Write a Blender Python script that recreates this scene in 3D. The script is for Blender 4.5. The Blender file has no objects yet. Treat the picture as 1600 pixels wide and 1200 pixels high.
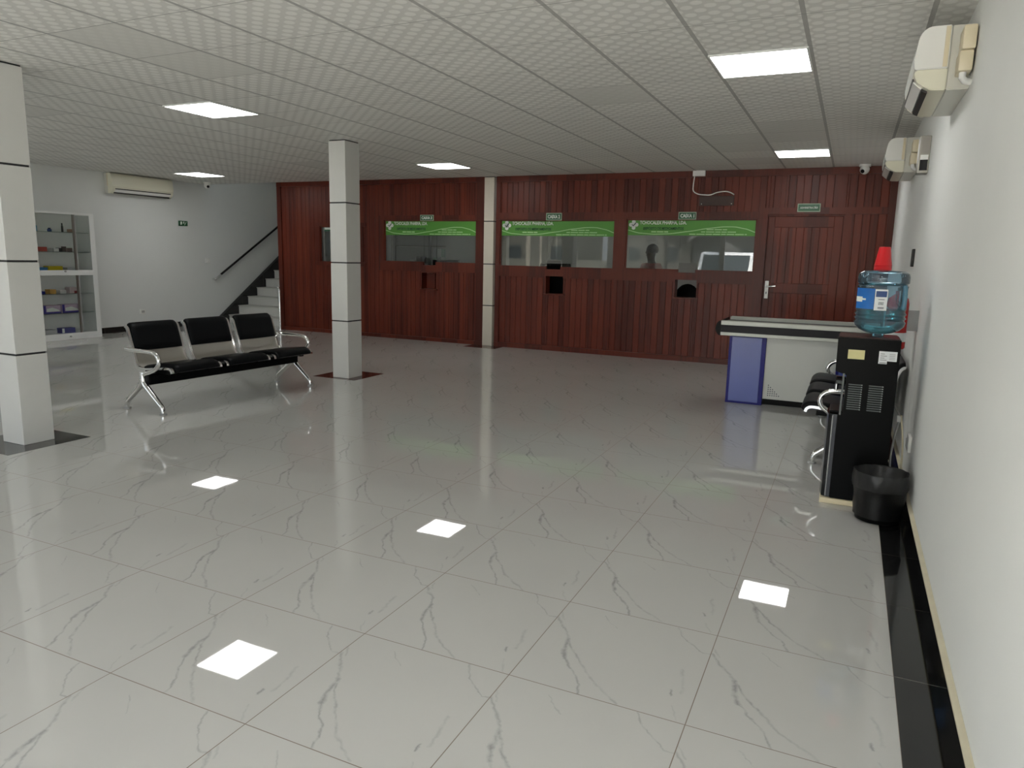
import bpy, bmesh, math, random
from mathutils import Vector, Matrix

random.seed(7)
U = 0.62                     # one floor tile in metres; "unit" coordinates are tiles
SC = bpy.context.scene
COL = SC.collection

# ------------------------------------------------------------------ camera, sky, exposure
CX, CY, CH = 1.5636, -3.4519, 2.3493
F_PX, YAW, PITCH, ROLL = 1132.77, 0.43078, -0.1736, 0.022975
cam_d = bpy.data.cameras.new('camera')
cam = bpy.data.objects.new('camera', cam_d)
COL.objects.link(cam)
cam_d.sensor_width = 36.0
cam_d.lens = 36.0 * F_PX / 1600.0
cam_d.clip_start = 0.02
cam_d.clip_end = 300
_cy, _sy, _cp, _sp = math.cos(YAW), math.sin(YAW), math.cos(PITCH), math.sin(PITCH)
_f = Vector((-_sy * _cp, _cy * _cp, _sp)); _r = Vector((_cy, _sy, 0)); _u = _r.cross(_f)
_r2 = _r * math.cos(ROLL) + _u * math.sin(ROLL)
_u2 = -_r * math.sin(ROLL) + _u * math.cos(ROLL)
cam.matrix_world = Matrix(((_r2.x, _u2.x, -_f.x, CX * U), (_r2.y, _u2.y, -_f.y, CY * U),
                           (_r2.z, _u2.z, -_f.z, CH * U), (0, 0, 0, 1)))
SC.camera = cam

SC.view_settings.view_transform = 'Standard'
SC.view_settings.look = 'None'
SC.view_settings.exposure = 0.32
SC.view_settings.gamma = 1.0
SC.view_settings.use_curve_mapping = False

SKY = 3.0
SUN = 36.0
LAMP = 10.5
world = bpy.data.worlds.new('overcast_sky'); SC.world = world
world.use_nodes = True
_n = world.node_tree.nodes; _l = world.node_tree.links
_bg = _n['Background']
_tc = _n.new('ShaderNodeTexCoord'); _sx = _n.new('ShaderNodeSeparateXYZ'); _rp = _n.new('ShaderNodeValToRGB')
_l.new(_tc.outputs['Generated'], _sx.inputs[0]); _l.new(_sx.outputs['Z'], _rp.inputs[0])
_rp.color_ramp.elements[0].color = (0.93, 0.96, 1.0, 1); _rp.color_ramp.elements[1].color = (0.72, 0.84, 1.0, 1)
_l.new(_rp.outputs[0], _bg.inputs['Color']); _bg.inputs['Strength'].default_value = SKY

_sd = bpy.data.lights.new('sun', 'SUN'); _sd.energy = SUN; _sd.angle = math.radians(1.0); _sd.color = (1.0, 0.97, 0.92)
_so = bpy.data.objects.new('sun', _sd); COL.objects.link(_so)
_so.rotation_euler = Vector((-0.12, -0.36, -1.0)).to_track_quat('-Z', 'Y').to_euler()   # sun added high over the back to bounce off paving onto the ceiling
_so.location = (0, 20, 40)

WX, YP, H = 2.2532, 13.74, 4.3644       # right wall, wooden partition, ceiling (tiles)
XL, XP, YF, YB = -17.1, -14.2, -6.0, 19.5  # left wall, left end of partition, shop front, back of the inner room
CO, CP0, CPI = 0.0508, 3.3228, 0.9560   # ceiling grid origin x, origin y, pitch

# ------------------------------------------------------------------ material helpers
def new_mat(name):
    m = bpy.data.materials.new(name); m.use_nodes = True
    return m, m.node_tree.nodes, m.node_tree.links, m.node_tree.nodes['Principled BSDF']

def mat(name, col, rough=0.5, metal=0.0, spec=0.5, noise=0.0, nscale=8.0, bump=0.0, bscale=60.0, emit=0.0, coat=0.0):
    m, n, l, b = new_mat(name)
    c = tuple(col) + (1.0,)
    b.inputs['Base Color'].default_value = c
    b.inputs['Roughness'].default_value = rough
    b.inputs['Metallic'].default_value = metal
    b.inputs['Specular IOR Level'].default_value = spec
    b.inputs['Coat Weight'].default_value = coat
    if noise or bump:
        g = n.new('ShaderNodeTexCoord')
    if noise:
        t = n.new('ShaderNodeTexNoise'); t.inputs['Scale'].default_value = nscale; t.inputs['Detail'].default_value = 3
        l.new(g.outputs['Object'], t.inputs['Vector'])
        x = n.new('ShaderNodeMix'); x.data_type = 'RGBA'
        x.inputs[6].default_value = tuple(v * (1 - noise) for v in col) + (1,)
        x.inputs[7].default_value = tuple(min(1, v * (1 + noise)) for v in col) + (1,)
        l.new(t.outputs['Fac'], x.inputs[0]); l.new(x.outputs[2], b.inputs['Base Color'])
    if bump:
        t2 = n.new('ShaderNodeTexNoise'); t2.inputs['Scale'].default_value = bscale
        l.new(g.outputs['Object'], t2.inputs['Vector'])
        bp = n.new('ShaderNodeBump'); bp.inputs['Strength'].default_value = bump; bp.inputs['Distance'].default_value = 0.002
        l.new(t2.outputs['Fac'], bp.inputs['Height']); l.new(bp.outputs[0], b.inputs['Normal'])
    if emit:
        b.inputs['Emission Color'].default_value = c; b.inputs['Emission Strength'].default_value = emit
    return m

class NT:
    """small math-node helper"""
    def __init__(s, tree): s.t = tree; s.n = tree.nodes; s.l = tree.links
    def m(s, op, a, b=None, c=None, clamp=False):
        x = s.n.new('ShaderNodeMath'); x.operation = op; x.use_clamp = clamp
        for i, v in enumerate((a, b, c)):
            if v is None: continue
            if isinstance(v, (int, float)): x.inputs[i].default_value = v
            else: s.l.new(v, x.inputs[i])
        return x.outputs[0]
    def mix(s, f, a, b):
        x = s.n.new('ShaderNodeMix'); x.data_type = 'RGBA'
        for i, v in ((0, f), (6, a), (7, b)):
            if isinstance(v, tuple): x.inputs[i].default_value = v + (1,) if len(v) == 3 else v
            elif isinstance(v, (int, float)): x.inputs[i].default_value = v
            else: s.l.new(v, x.inputs[i])
        return x.outputs[2]
    def ramp(s, f, lo, hi, a=0.0, b=1.0):
        x = s.n.new('ShaderNodeMapRange'); x.interpolation_type = 'SMOOTHSTEP'
        s.l.new(f, x.inputs[0]); x.inputs[1].default_value = lo; x.inputs[2].default_value = hi
        x.inputs[3].default_value = a; x.inputs[4].default_value = b
        return x.outputs[0]
    def pos(s):
        g = s.n.new('ShaderNodeNewGeometry'); p = s.n.new('ShaderNodeSeparateXYZ'); s.l.new(g.outputs['Position'], p.inputs[0])
        return g.outputs['Position'], p.outputs[0], p.outputs[1], p.outputs[2]
    def noise(s, v, sc, det=3, rough=0.5):
        t = s.n.new('ShaderNodeTexNoise'); t.inputs['Scale'].default_value = sc; t.inputs['Detail'].default_value = det
        t.inputs['Roughness'].default_value = rough
        if v is not None: s.l.new(v, t.inputs['Vector'])
        return t
    def comb(s, x, y, z=0.0):
        c = s.n.new('ShaderNodeCombineXYZ')
        for i, v in enumerate((x, y, z)):
            if isinstance(v, (int, float)): c.inputs[i].default_value = v
            else: s.l.new(v, c.inputs[i])
        return c.outputs[0]

# --- marble floor tiles: every tile carries the same vein print
VEINS = [  # polyline in tile coordinates, width, strength
    ([(0.75, 0.99), (0.816, 0.868), (0.875, 0.821), (0.95, 0.747), (1.0, 0.757)], 0.008, 0.6),
    ([(0.0, 0.77), (0.071, 0.667), (0.126, 0.602), (0.167, 0.524)], 0.014, 0.62),
    ([(0.167, 0.524), (0.193, 0.386), (0.222, 0.311)], 0.020, 0.95),
    ([(0.222, 0.311), (0.286, 0.223), (0.347, 0.155), (0.389, 0.089), (0.42, -0.001)], 0.011, 0.75),
    ([(0.167, 0.524), (0.236, 0.408), (0.318, 0.308)], 0.012, 0.75),
    ([(0.318, 0.308), (0.396, 0.213), (0.453, 0.145), (0.515, 0.099), (0.632, 0.012)], 0.013, 0.5),
    ([(0.875, 0.222), (0.865, 0.269)], 0.011, 0.95),
    ([(0.918, 0.27), (0.913, 0.363), (0.878, 0.508)], 0.015, 0.4),
    ([(0.9, 0.133), (0.956, 0.017)], 0.008, 0.3),
    ([(0.28, 0.915), (0.333, 0.856), (0.4, 0.795)], 0.006, 0.45),
    ([(0.0, 0.84), (0.053, 0.743)], 0.010, 0.4),
]
def seg_group():
    g = bpy.data.node_groups.new('vein_segment', 'ShaderNodeTree')
    for nm, st in (('P', 'NodeSocketVector'), ('A', 'NodeSocketVector'), ('D', 'NodeSocketVector'), ('InvLen2', 'NodeSocketFloat'), ('W', 'NodeSocketFloat'), ('S', 'NodeSocketFloat')):
        g.interface.new_socket(nm, in_out='INPUT', socket_type=st)
    g.interface.new_socket('Out', in_out='OUTPUT', socket_type='NodeSocketFloat')
    gi = g.nodes.new('NodeGroupInput'); go = g.nodes.new('NodeGroupOutput')
    def vm(op, a, b=None):
        x = g.nodes.new('ShaderNodeVectorMath'); x.operation = op
        g.links.new(a, x.inputs[0])
        if b is not None: g.links.new(b, x.inputs[1])
        return x
    q = NT(g)
    pa = vm('SUBTRACT', gi.outputs[0], gi.outputs[1]).outputs[0]
    h = q.m('MULTIPLY', vm('DOT_PRODUCT', pa, gi.outputs[2]).outputs[1], gi.outputs[3], clamp=True)
    sc = g.nodes.new('ShaderNodeVectorMath'); sc.operation = 'SCALE'
    g.links.new(gi.outputs[2], sc.inputs[0]); g.links.new(h, sc.inputs[3])
    d = vm('DISTANCE', pa, sc.outputs[0]).outputs[1]
    o = q.m('SUBTRACT', 1.0, q.m('DIVIDE', d, gi.outputs[4]), clamp=True)
    g.links.new(q.m('MULTIPLY', o, gi.outputs[5]), go.inputs[0])
    return g

def floor_mat():
    m, n, l, b = new_mat('polished_marble_tile')
    q = NT(m.node_tree); P, x, y, z = q.pos()
    tx = q.m('DIVIDE', x, U); ty = q.m('DIVIDE', y, U)
    fx = q.m('FRACT', tx); fy = q.m('FRACT', ty)
    nz = q.noise(P, 14.0, 4); nz2 = q.noise(P, 45.0, 3)
    sep = n.new('ShaderNodeSeparateColor'); l.new(nz.outputs['Color'], sep.inputs[0])
    sep2 = n.new('ShaderNodeSeparateColor'); l.new(nz2.outputs['Color'], sep2.inputs[0])
    wx = q.m('ADD', q.m('MULTIPLY', q.m('SUBTRACT', sep.outputs[0], 0.5), 0.05), q.m('MULTIPLY', q.m('SUBTRACT', sep2.outputs[0], 0.5), 0.022))
    wy = q.m('ADD', q.m('MULTIPLY', q.m('SUBTRACT', sep.outputs[1], 0.5), 0.05), q.m('MULTIPLY', q.m('SUBTRACT', sep2.outputs[1], 0.5), 0.022))
    Pt = q.comb(q.m('ADD', fx, wx), q.m('ADD', fy, wy))
    g = seg_group(); acc = None
    for pl, w, s in VEINS:
        for a, c in zip(pl, pl[1:]):
            gn = n.new('ShaderNodeGroup'); gn.node_tree = g
            l.new(Pt, gn.inputs[0])
            d = (c[0] - a[0], c[1] - a[1])
            gn.inputs[1].default_value = (a[0], a[1], 0); gn.inputs[2].default_value = (d[0], d[1], 0)
            gn.inputs[3].default_value = 1.0 / (d[0] ** 2 + d[1] ** 2); gn.inputs[4].default_value = w; gn.inputs[5].default_value = s
            acc = gn.outputs[0] if acc is None else q.m('MAXIMUM', acc, gn.outputs[0])
    brk = q.ramp(q.noise(P, 22.0, 3, 0.6).outputs['Fac'], 0.33, 0.62, 0.35, 1.0)
    vein = q.m('MULTIPLY', acc, brk)
    cloud = q.noise(P, 1.3, 4).outputs['Fac']
    base = q.mix(cloud, (0.46, 0.455, 0.43), (0.52, 0.515, 0.49))
    c1 = q.mix(q.m('MULTIPLY', vein, 0.74), base, (0.20, 0.205, 0.20))
    ex = q.m('MINIMUM', fx, q.m('SUBTRACT', 1.0, fx)); ey = q.m('MINIMUM', fy, q.m('SUBTRACT', 1.0, fy))
    edge = q.m('MINIMUM', ex, ey)
    gr = q.ramp(edge, 0.0020, 0.0034, 1.0, 0.0)
    gcol = q.mix(q.noise(P, 3.0).outputs['Fac'], (0.11, 0.075, 0.05), (0.20, 0.155, 0.12))
    l.new(q.mix(gr, c1, gcol), b.inputs['Base Color'])
    l.new(q.m('ADD', 0.02, q.m('MULTIPLY', gr, 0.6)), b.inputs['Roughness'])
    b.inputs['IOR'].default_value = 1.68
    # gentle pillowing of the polished faces, different in each tile
    wv = q.noise(q.comb(q.m('ADD', x, q.m('MULTIPLY', q.m('FLOOR', tx), 3.7)), q.m('ADD', y, q.m('MULTIPLY', q.m('FLOOR', ty), 5.3)), 0.0), 4.2, 2, 0.35)
    bp = n.new('ShaderNodeBump'); bp.inputs['Strength'].default_value = 1.0; bp.inputs['Distance'].default_value = 0.00010
    l.new(wv.outputs['Fac'], bp.inputs['Height'])
    l.new(bp.outputs[0], b.inputs['Normal'])
    return m

def granite_mat(name, c, var=0.5):
    m, n, l, b = new_mat(name)
    q = NT(m.node_tree); P, x, y, z = q.pos()
    t = q.noise(P, 160.0, 2).outputs['Fac']
    cc = q.mix(q.ramp(t, 0.45, 0.75), tuple(c), tuple(min(1, v * (1 + 2 * var) + 0.004) for v in c))
    fy = q.m('FRACT', q.m('DIVIDE', y, U)); ey = q.m('MINIMUM', fy, q.m('SUBTRACT', 1.0, fy))
    gr = q.ramp(ey, 0.001, 0.003, 1.0, 0.0)
    l.new(q.mix(gr, cc, (0.16, 0.15, 0.13)), b.inputs['Base Color'])
    b.inputs['Roughness'].default_value = 0.05
    return m

def ceiling_mat():
    m, n, l, b = new_mat('ceiling_tile_gloss_dots')
    q = NT(m.node_tree); P, x, y, z = q.pos()
    cx = q.m('DIVIDE', q.m('SUBTRACT', q.m('DIVIDE', x, U), CO), CPI)
    cy = q.m('DIVIDE', q.m('SUBTRACT', q.m('DIVIDE', y, U), CP0), CPI)
    fx = q.m('FRACT', cx); fy = q.m('FRACT', cy)
    ix = q.m('FLOOR', cx); iy = q.m('FLOOR', cy)
    ex = q.m('MINIMUM', fx, q.m('SUBTRACT', 1.0, fx)); ey = q.m('MINIMUM', fy, q.m('SUBTRACT', 1.0, fy))
    # two interleaved rows of pressed rosettes
    K = 5.0
    def dots(ox, oy):
        ax = q.m('SUBTRACT', q.m('FRACT', q.m('ADD', q.m('MULTIPLY', fx, K), ox)), 0.5)
        ay = q.m('SUBTRACT', q.m('FRACT', q.m('ADD', q.m('MULTIPLY', fy, K), oy)), 0.5)
        return q.m('ADD', q.m('MULTIPLY', ax, ax), q.m('MULTIPLY', ay, ay))
    d = q.m('SQRT', q.m('MINIMUM', dots(0.0, 0.0), dots(0.5, 0.5)))
    dm = q.ramp(d, 0.22, 0.30, 1.0, 0.0)
    wn = n.new('ShaderNodeTexWhiteNoise'); wn.noise_dimensions = '2D'; l.new(q.comb(ix, iy), wn.inputs['Vector'])
    tint = q.m('MULTIPLY_ADD', wn.outputs['Value'], 0.045, 0.965)
    plain = q.ramp(wn.outputs['Value'], 0.06, 0.07, 0.25, 1.0)
    dm = q.m('MULTIPLY', dm, plain)
    base = q.mix(dm, (0.715, 0.705, 0.66), (0.86, 0.85, 0.805))  # the rosettes' angle-dependent gloss is put into the colour as lighter dots
    vs = n.new('ShaderNodeVectorMath'); vs.operation = 'SCALE'; l.new(base, vs.inputs[0]); l.new(tint, vs.inputs[3])
    teeA = q.ramp(ex, 0.014, 0.018, 1.0, 0.0)
    gapA = q.m('MULTIPLY', q.ramp(ex, 0.015, 0.017, 0.0, 1.0), q.ramp(ex, 0.019, 0.023, 1.0, 0.0))
    teeB = q.ramp(ey, 0.004, 0.007, 1.0, 0.0)
    c = q.mix(teeA, vs.outputs[0], (0.42, 0.415, 0.39))
    c = q.mix(q.m('MULTIPLY', gapA, 0.7), c, (0.20, 0.20, 0.185))
    c = q.mix(q.m('MULTIPLY', teeB, 0.75), c, (0.22, 0.215, 0.20))
    l.new(c, b.inputs['Base Color'])
    b.inputs['Roughness'].default_value = 0.55
    bp = n.new('ShaderNodeBump'); bp.inputs['Strength'].default_value = 0.35; bp.inputs['Distance'].default_value = 0.002
    l.new(dm, bp.inputs['Height']); l.new(bp.outputs[0], b.inputs['Normal'])
    return m

def wood_mat(name, c0, c1, c2, rough=0.3, pitch=0.15 * 0.62):
    m, n, l, b = new_mat(name)
    q = NT(m.node_tree); P, x, y, z = q.pos()
    bi = q.m('FLOOR', q.m('DIVIDE', x, pitch))
    wn = n.new('ShaderNodeTexWhiteNoise'); wn.noise_dimensions = '1D'; l.new(bi, wn.inputs['W'])
    v = q.comb(q.m('MULTIPLY', x, 38.0), q.m('MULTIPLY', y, 38.0), q.m('ADD', q.m('MULTIPLY', z, 1.4), q.m('MULTIPLY', wn.outputs['Value'], 40.0)))
    g1 = q.noise(v, 1.0, 5, 0.6).outputs['Fac']
    big = q.noise(P, 0.9, 2).outputs['Fac']
    f = q.m('ADD', q.m('MULTIPLY', g1, 0.55), q.m('ADD', q.m('MULTIPLY', wn.outputs['Value'], 0.32), q.m('MULTIPLY', q.m('SUBTRACT', big, 0.5), 0.5)))
    col = q.mix(q.ramp(f, 0.25, 0.5), tuple(c0), tuple(c1))
    col = q.mix(q.ramp(f, 0.5, 0.85), col, tuple(c2))
    l.new(col, b.inputs['Base Color'])
    l.new(q.m('MULTIPLY_ADD', g1, 0.2, rough - 0.1), b.inputs['Roughness'])
    b.inputs['Specular IOR Level'].default_value = 0.30
    bp = n.new('ShaderNodeBump'); bp.inputs['Strength'].default_value = 0.25; bp.inputs['Distance'].default_value = 0.0015
    l.new(g1, bp.inputs['Height']); l.new(bp.outputs[0], b.inputs['Normal'])
    return m

def paint_mat(name, c, stain=False):
    m, n, l, b = new_mat(name)
    q = NT(m.node_tree); P, x, y, z = q.pos()
    t = q.noise(P, 1.1, 4, 0.6).outputs['Fac']
    col = q.mix(t, tuple(v * 0.955 for v in c), tuple(min(1, v * 1.03) for v in c))
    if stain:   # grime rubbed onto the wall beside the cooler
        dy = q.m('DIVIDE', q.m('SUBTRACT', y, 5.0 * U), 0.30); dz = q.m('DIVIDE', q.m('SUBTRACT', z, 0.95 * U), 0.42)
        r = q.m('SQRT', q.m('ADD', q.m('MULTIPLY', dy, dy), q.m('MULTIPLY', dz, dz)))
        nn = q.noise(q.comb(0.0, q.m('MULTIPLY', y, 6.0), q.m('MULTIPLY', z, 1.6)), 1.0, 4, 0.65).outputs['Fac']
        s = q.m('MULTIPLY', q.ramp(r, 0.1, 1.25, 1.0, 0.0), q.ramp(nn, 0.32, 0.7))
        col = q.mix(q.m('MULTIPLY', s, 0.6), col, (0.30, 0.30, 0.275))
    l.new(col, b.inputs['Base Color'])
    b.inputs['Roughness'].default_value = 0.62
    bp = n.new('ShaderNodeBump'); bp.inputs['Strength'].default_value = 0.2; bp.inputs['Distance'].default_value = 0.002
    l.new(q.noise(P, 25.0, 4).outputs['Fac'], bp.inputs['Height']); l.new(bp.outputs[0], b.inputs['Normal'])
    return m

def glass_mat(name, tint=(1, 1, 1), ior=1.5, rough=0.0, body=None, bodyfac=0.0, gloss=1.0):
    m = bpy.data.materials.new(name); m.use_nodes = True
    n, l = m.node_tree.nodes, m.node_tree.links
    n.remove(n['Principled BSDF'])
    tr = n.new('ShaderNodeBsdfTransparent'); tr.inputs[0].default_value = tuple(tint) + (1,)
    gl = n.new('ShaderNodeBsdfGlossy'); gl.inputs['Roughness'].default_value = rough; gl.inputs['Color'].default_value = (gloss, gloss, gloss, 1)
    fr = n.new('ShaderNodeFresnel'); fr.inputs['IOR'].default_value = ior
    mx = n.new('ShaderNodeMixShader'); src = tr.outputs[0]
    if body:
        df = n.new('ShaderNodeBsdfDiffuse'); df.inputs[0].default_value = tuple(body) + (1,)
        m2 = n.new('ShaderNodeMixShader'); m2.inputs[0].default_value = bodyfac
        l.new(tr.outputs[0], m2.inputs[1]); l.new(df.outputs[0], m2.inputs[2]); src = m2.outputs[0]
    l.new(fr.outputs[0], mx.inputs[0]); l.new(src, mx.inputs[1]); l.new(gl.outputs[0], mx.inputs[2])
    l.new(mx.outputs[0], n['Material Output'].inputs[0])
    return m

M = dict(
    floor=floor_mat(), ceiling=ceiling_mat(),
    wall=paint_mat('wall_paint', (0.72, 0.735, 0.715)), wall_stain=paint_mat('wall_paint_worn', (0.84, 0.85, 0.82), True),
    black_granite=granite_mat('black_granite', (0.006, 0.006, 0.006)), red_granite=granite_mat('dark_red_granite', (0.05, 0.017, 0.013)),
    grey_granite=granite_mat('dark_grey_granite', (0.035, 0.033, 0.03)),
    wood=wood_mat('varnished_mahogany', (0.072, 0.0095, 0.0035), (0.135, 0.020, 0.0075), (0.19, 0.036, 0.014), 0.36),
    wood_frame=wood_mat('mahogany_frame', (0.066, 0.009, 0.0035), (0.12, 0.018, 0.007), (0.165, 0.031, 0.012), 0.36, 0.31),
    wood_dark=mat('dark_bare_wood', (0.045, 0.018, 0.012), 0.5, noise=0.3),
    cement=mat('cream_cement', (0.62, 0.57, 0.42), 0.8, noise=0.15),
    clad=mat('grey_composite_panel', (0.60, 0.60, 0.57), 0.38, noise=0.03), joint=mat('black_joint', (0.02, 0.02, 0.02), 0.6),
    clad_cream=mat('cream_composite_panel', (0.62, 0.57, 0.48), 0.42, noise=0.05),
    chrome=mat('chrome', (0.80, 0.80, 0.79), 0.10, 1.0), steel=mat('brushed_steel', (0.36, 0.345, 0.31), 0.36, 1.0, noise=0.05),
    black_leather=mat('black_leatherette', (0.003, 0.0035, 0.004), 0.42, spec=0.12, bump=0.25, bscale=180),
    black_plastic=mat('black_plastic', (0.003, 0.0032, 0.0032), 0.30, spec=0.07), black_rubber=mat('black_rubber', (0.02, 0.02, 0.02), 0.6),
    black_gloss=mat('black_gloss_plastic', (0.008, 0.008, 0.009), 0.12), grey_vent=mat('grey_vent_edge', (0.10, 0.11, 0.11), 0.4),
    white_plastic=mat('white_plastic', (0.78, 0.78, 0.75), 0.35), cream_plastic=mat('cream_plastic', (0.76, 0.74, 0.60), 0.28),
    cream_dark=mat('aged_cream_plastic', (0.70, 0.62, 0.44), 0.4), ac_grey=mat('pale_grey_plastic', (0.82, 0.82, 0.78), 0.22),
    dark_slot=mat('dark_slot', (0.02, 0.018, 0.016), 0.6), mid_grey=mat('mid_grey_plastic', (0.35, 0.35, 0.34), 0.4),
    white_lam=mat('white_laminate', (0.80, 0.81, 0.79), 0.4), alu=mat('anodised_aluminium', (0.46, 0.47, 0.43), 0.4, 0.3),
    shelf_glass=glass_mat('clear_glass', (0.985, 0.995, 0.99), 1.18), pane=glass_mat('counter_window_glass', (0.80, 0.82, 0.81), 1.52),
    tint=glass_mat('tinted_shopfront_glass', (0.64, 0.66, 0.675), 1.45),
    green=mat('leaf_green_vinyl', (0.085, 0.30, 0.035), 0.45, noise=0.12, nscale=2.0), pale_green=mat('pale_green_print', (0.40, 0.66, 0.30), 0.5),
    deep_green=mat('deep_green_print', (0.012, 0.085, 0.03), 0.5), sign_green=mat('sign_green', (0.018, 0.11, 0.045), 0.4),
    sign_rim=mat('pale_sign_rim', (0.36, 0.46, 0.33), 0.4), white_print=mat('white_print', (0.80, 0.85, 0.78), 0.5),
    blue_panel=mat('blue_panel', (0.075, 0.105, 0.36), 0.22, noise=0.1, nscale=3), blue_edge=mat('deep_blue_edge', (0.008, 0.008, 0.16), 0.3, spec=0.2),
    grey_panel=mat('light_grey_panel', (0.60, 0.61, 0.57), 0.35, noise=0.03, nscale=3), belt=mat('dark_belt_rubber', (0.018, 0.017, 0.020), 0.45, spec=0.2),
    red=mat('red_plastic', (0.62, 0.012, 0.018), 0.3), red_paint=mat('red_enamel', (0.45, 0.012, 0.012), 0.25),
    jug=glass_mat('blue_polycarbonate', (0.66, 0.83, 0.92), 1.5, 0.04, (0.25, 0.42, 0.55), 0.15), water=glass_mat('water', (0.66, 0.88, 0.88), 1.15, 0.0, (0.25, 0.45, 0.45), 0.12),
    sky_blue=mat('blue_label', (0.02, 0.16, 0.52), 0.4, noise=0.3, nscale=12), paper=mat('white_paper', (0.78, 0.80, 0.80), 0.7), yellow_paper=mat('yellow_paper', (0.72, 0.66, 0.33), 0.7),
    ink=mat('dark_ink', (0.05, 0.06, 0.09), 0.6), navy=mat('navy_print', (0.02, 0.06, 0.20), 0.5),
    bag=mat('black_bin_bag', (0.004, 0.004, 0.004), 0.34, spec=0.35, bump=1.0, bscale=22), foam=mat('yellowed_foam', (0.78, 0.68, 0.46), 0.8, noise=0.12),
    panel_light=mat('led_diffuser', (1.0, 1.0, 0.985), 0.5, emit=LAMP), skin=mat('dark_skin', (0.055, 0.028, 0.018), 0.5), hair=mat('black_hair', (0.008, 0.007, 0.006), 0.8),
    pink=mat('pink_cotton', (0.42, 0.10, 0.09), 0.8), trousers=mat('dark_trousers', (0.03, 0.03, 0.04), 0.8), eye=mat('eye_white', (0.6, 0.6, 0.58), 0.3),
    inner=mat('inner_wall_paint', (0.50, 0.50, 0.47), 0.7), asphalt=mat('pale_paving', (0.46, 0.44, 0.40), 0.9, noise=0.2, nscale=2),
    car_white=mat('white_car_paint', (0.82, 0.82, 0.82), 0.25, coat=0.5), car_glass=mat('dark_car_glass', (0.05, 0.06, 0.065), 0.08), tyre=mat('tyre', (0.02, 0.02, 0.02), 0.8),
    leaf=mat('foliage', (0.06, 0.12, 0.03), 0.8, noise=0.5, nscale=5), bark=mat('bark', (0.12, 0.08, 0.05), 0.9), house=mat('house_render', (0.22, 0.20, 0.165), 0.9, noise=0.1), roof=mat('zinc_roof', (0.30, 0.285, 0.26), 0.7), 
)
COLORS = {}
def cmat(name, c, rough=0.5):
    if name not in COLORS: COLORS[name] = mat(name, c, rough)
    return COLORS[name]

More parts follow.
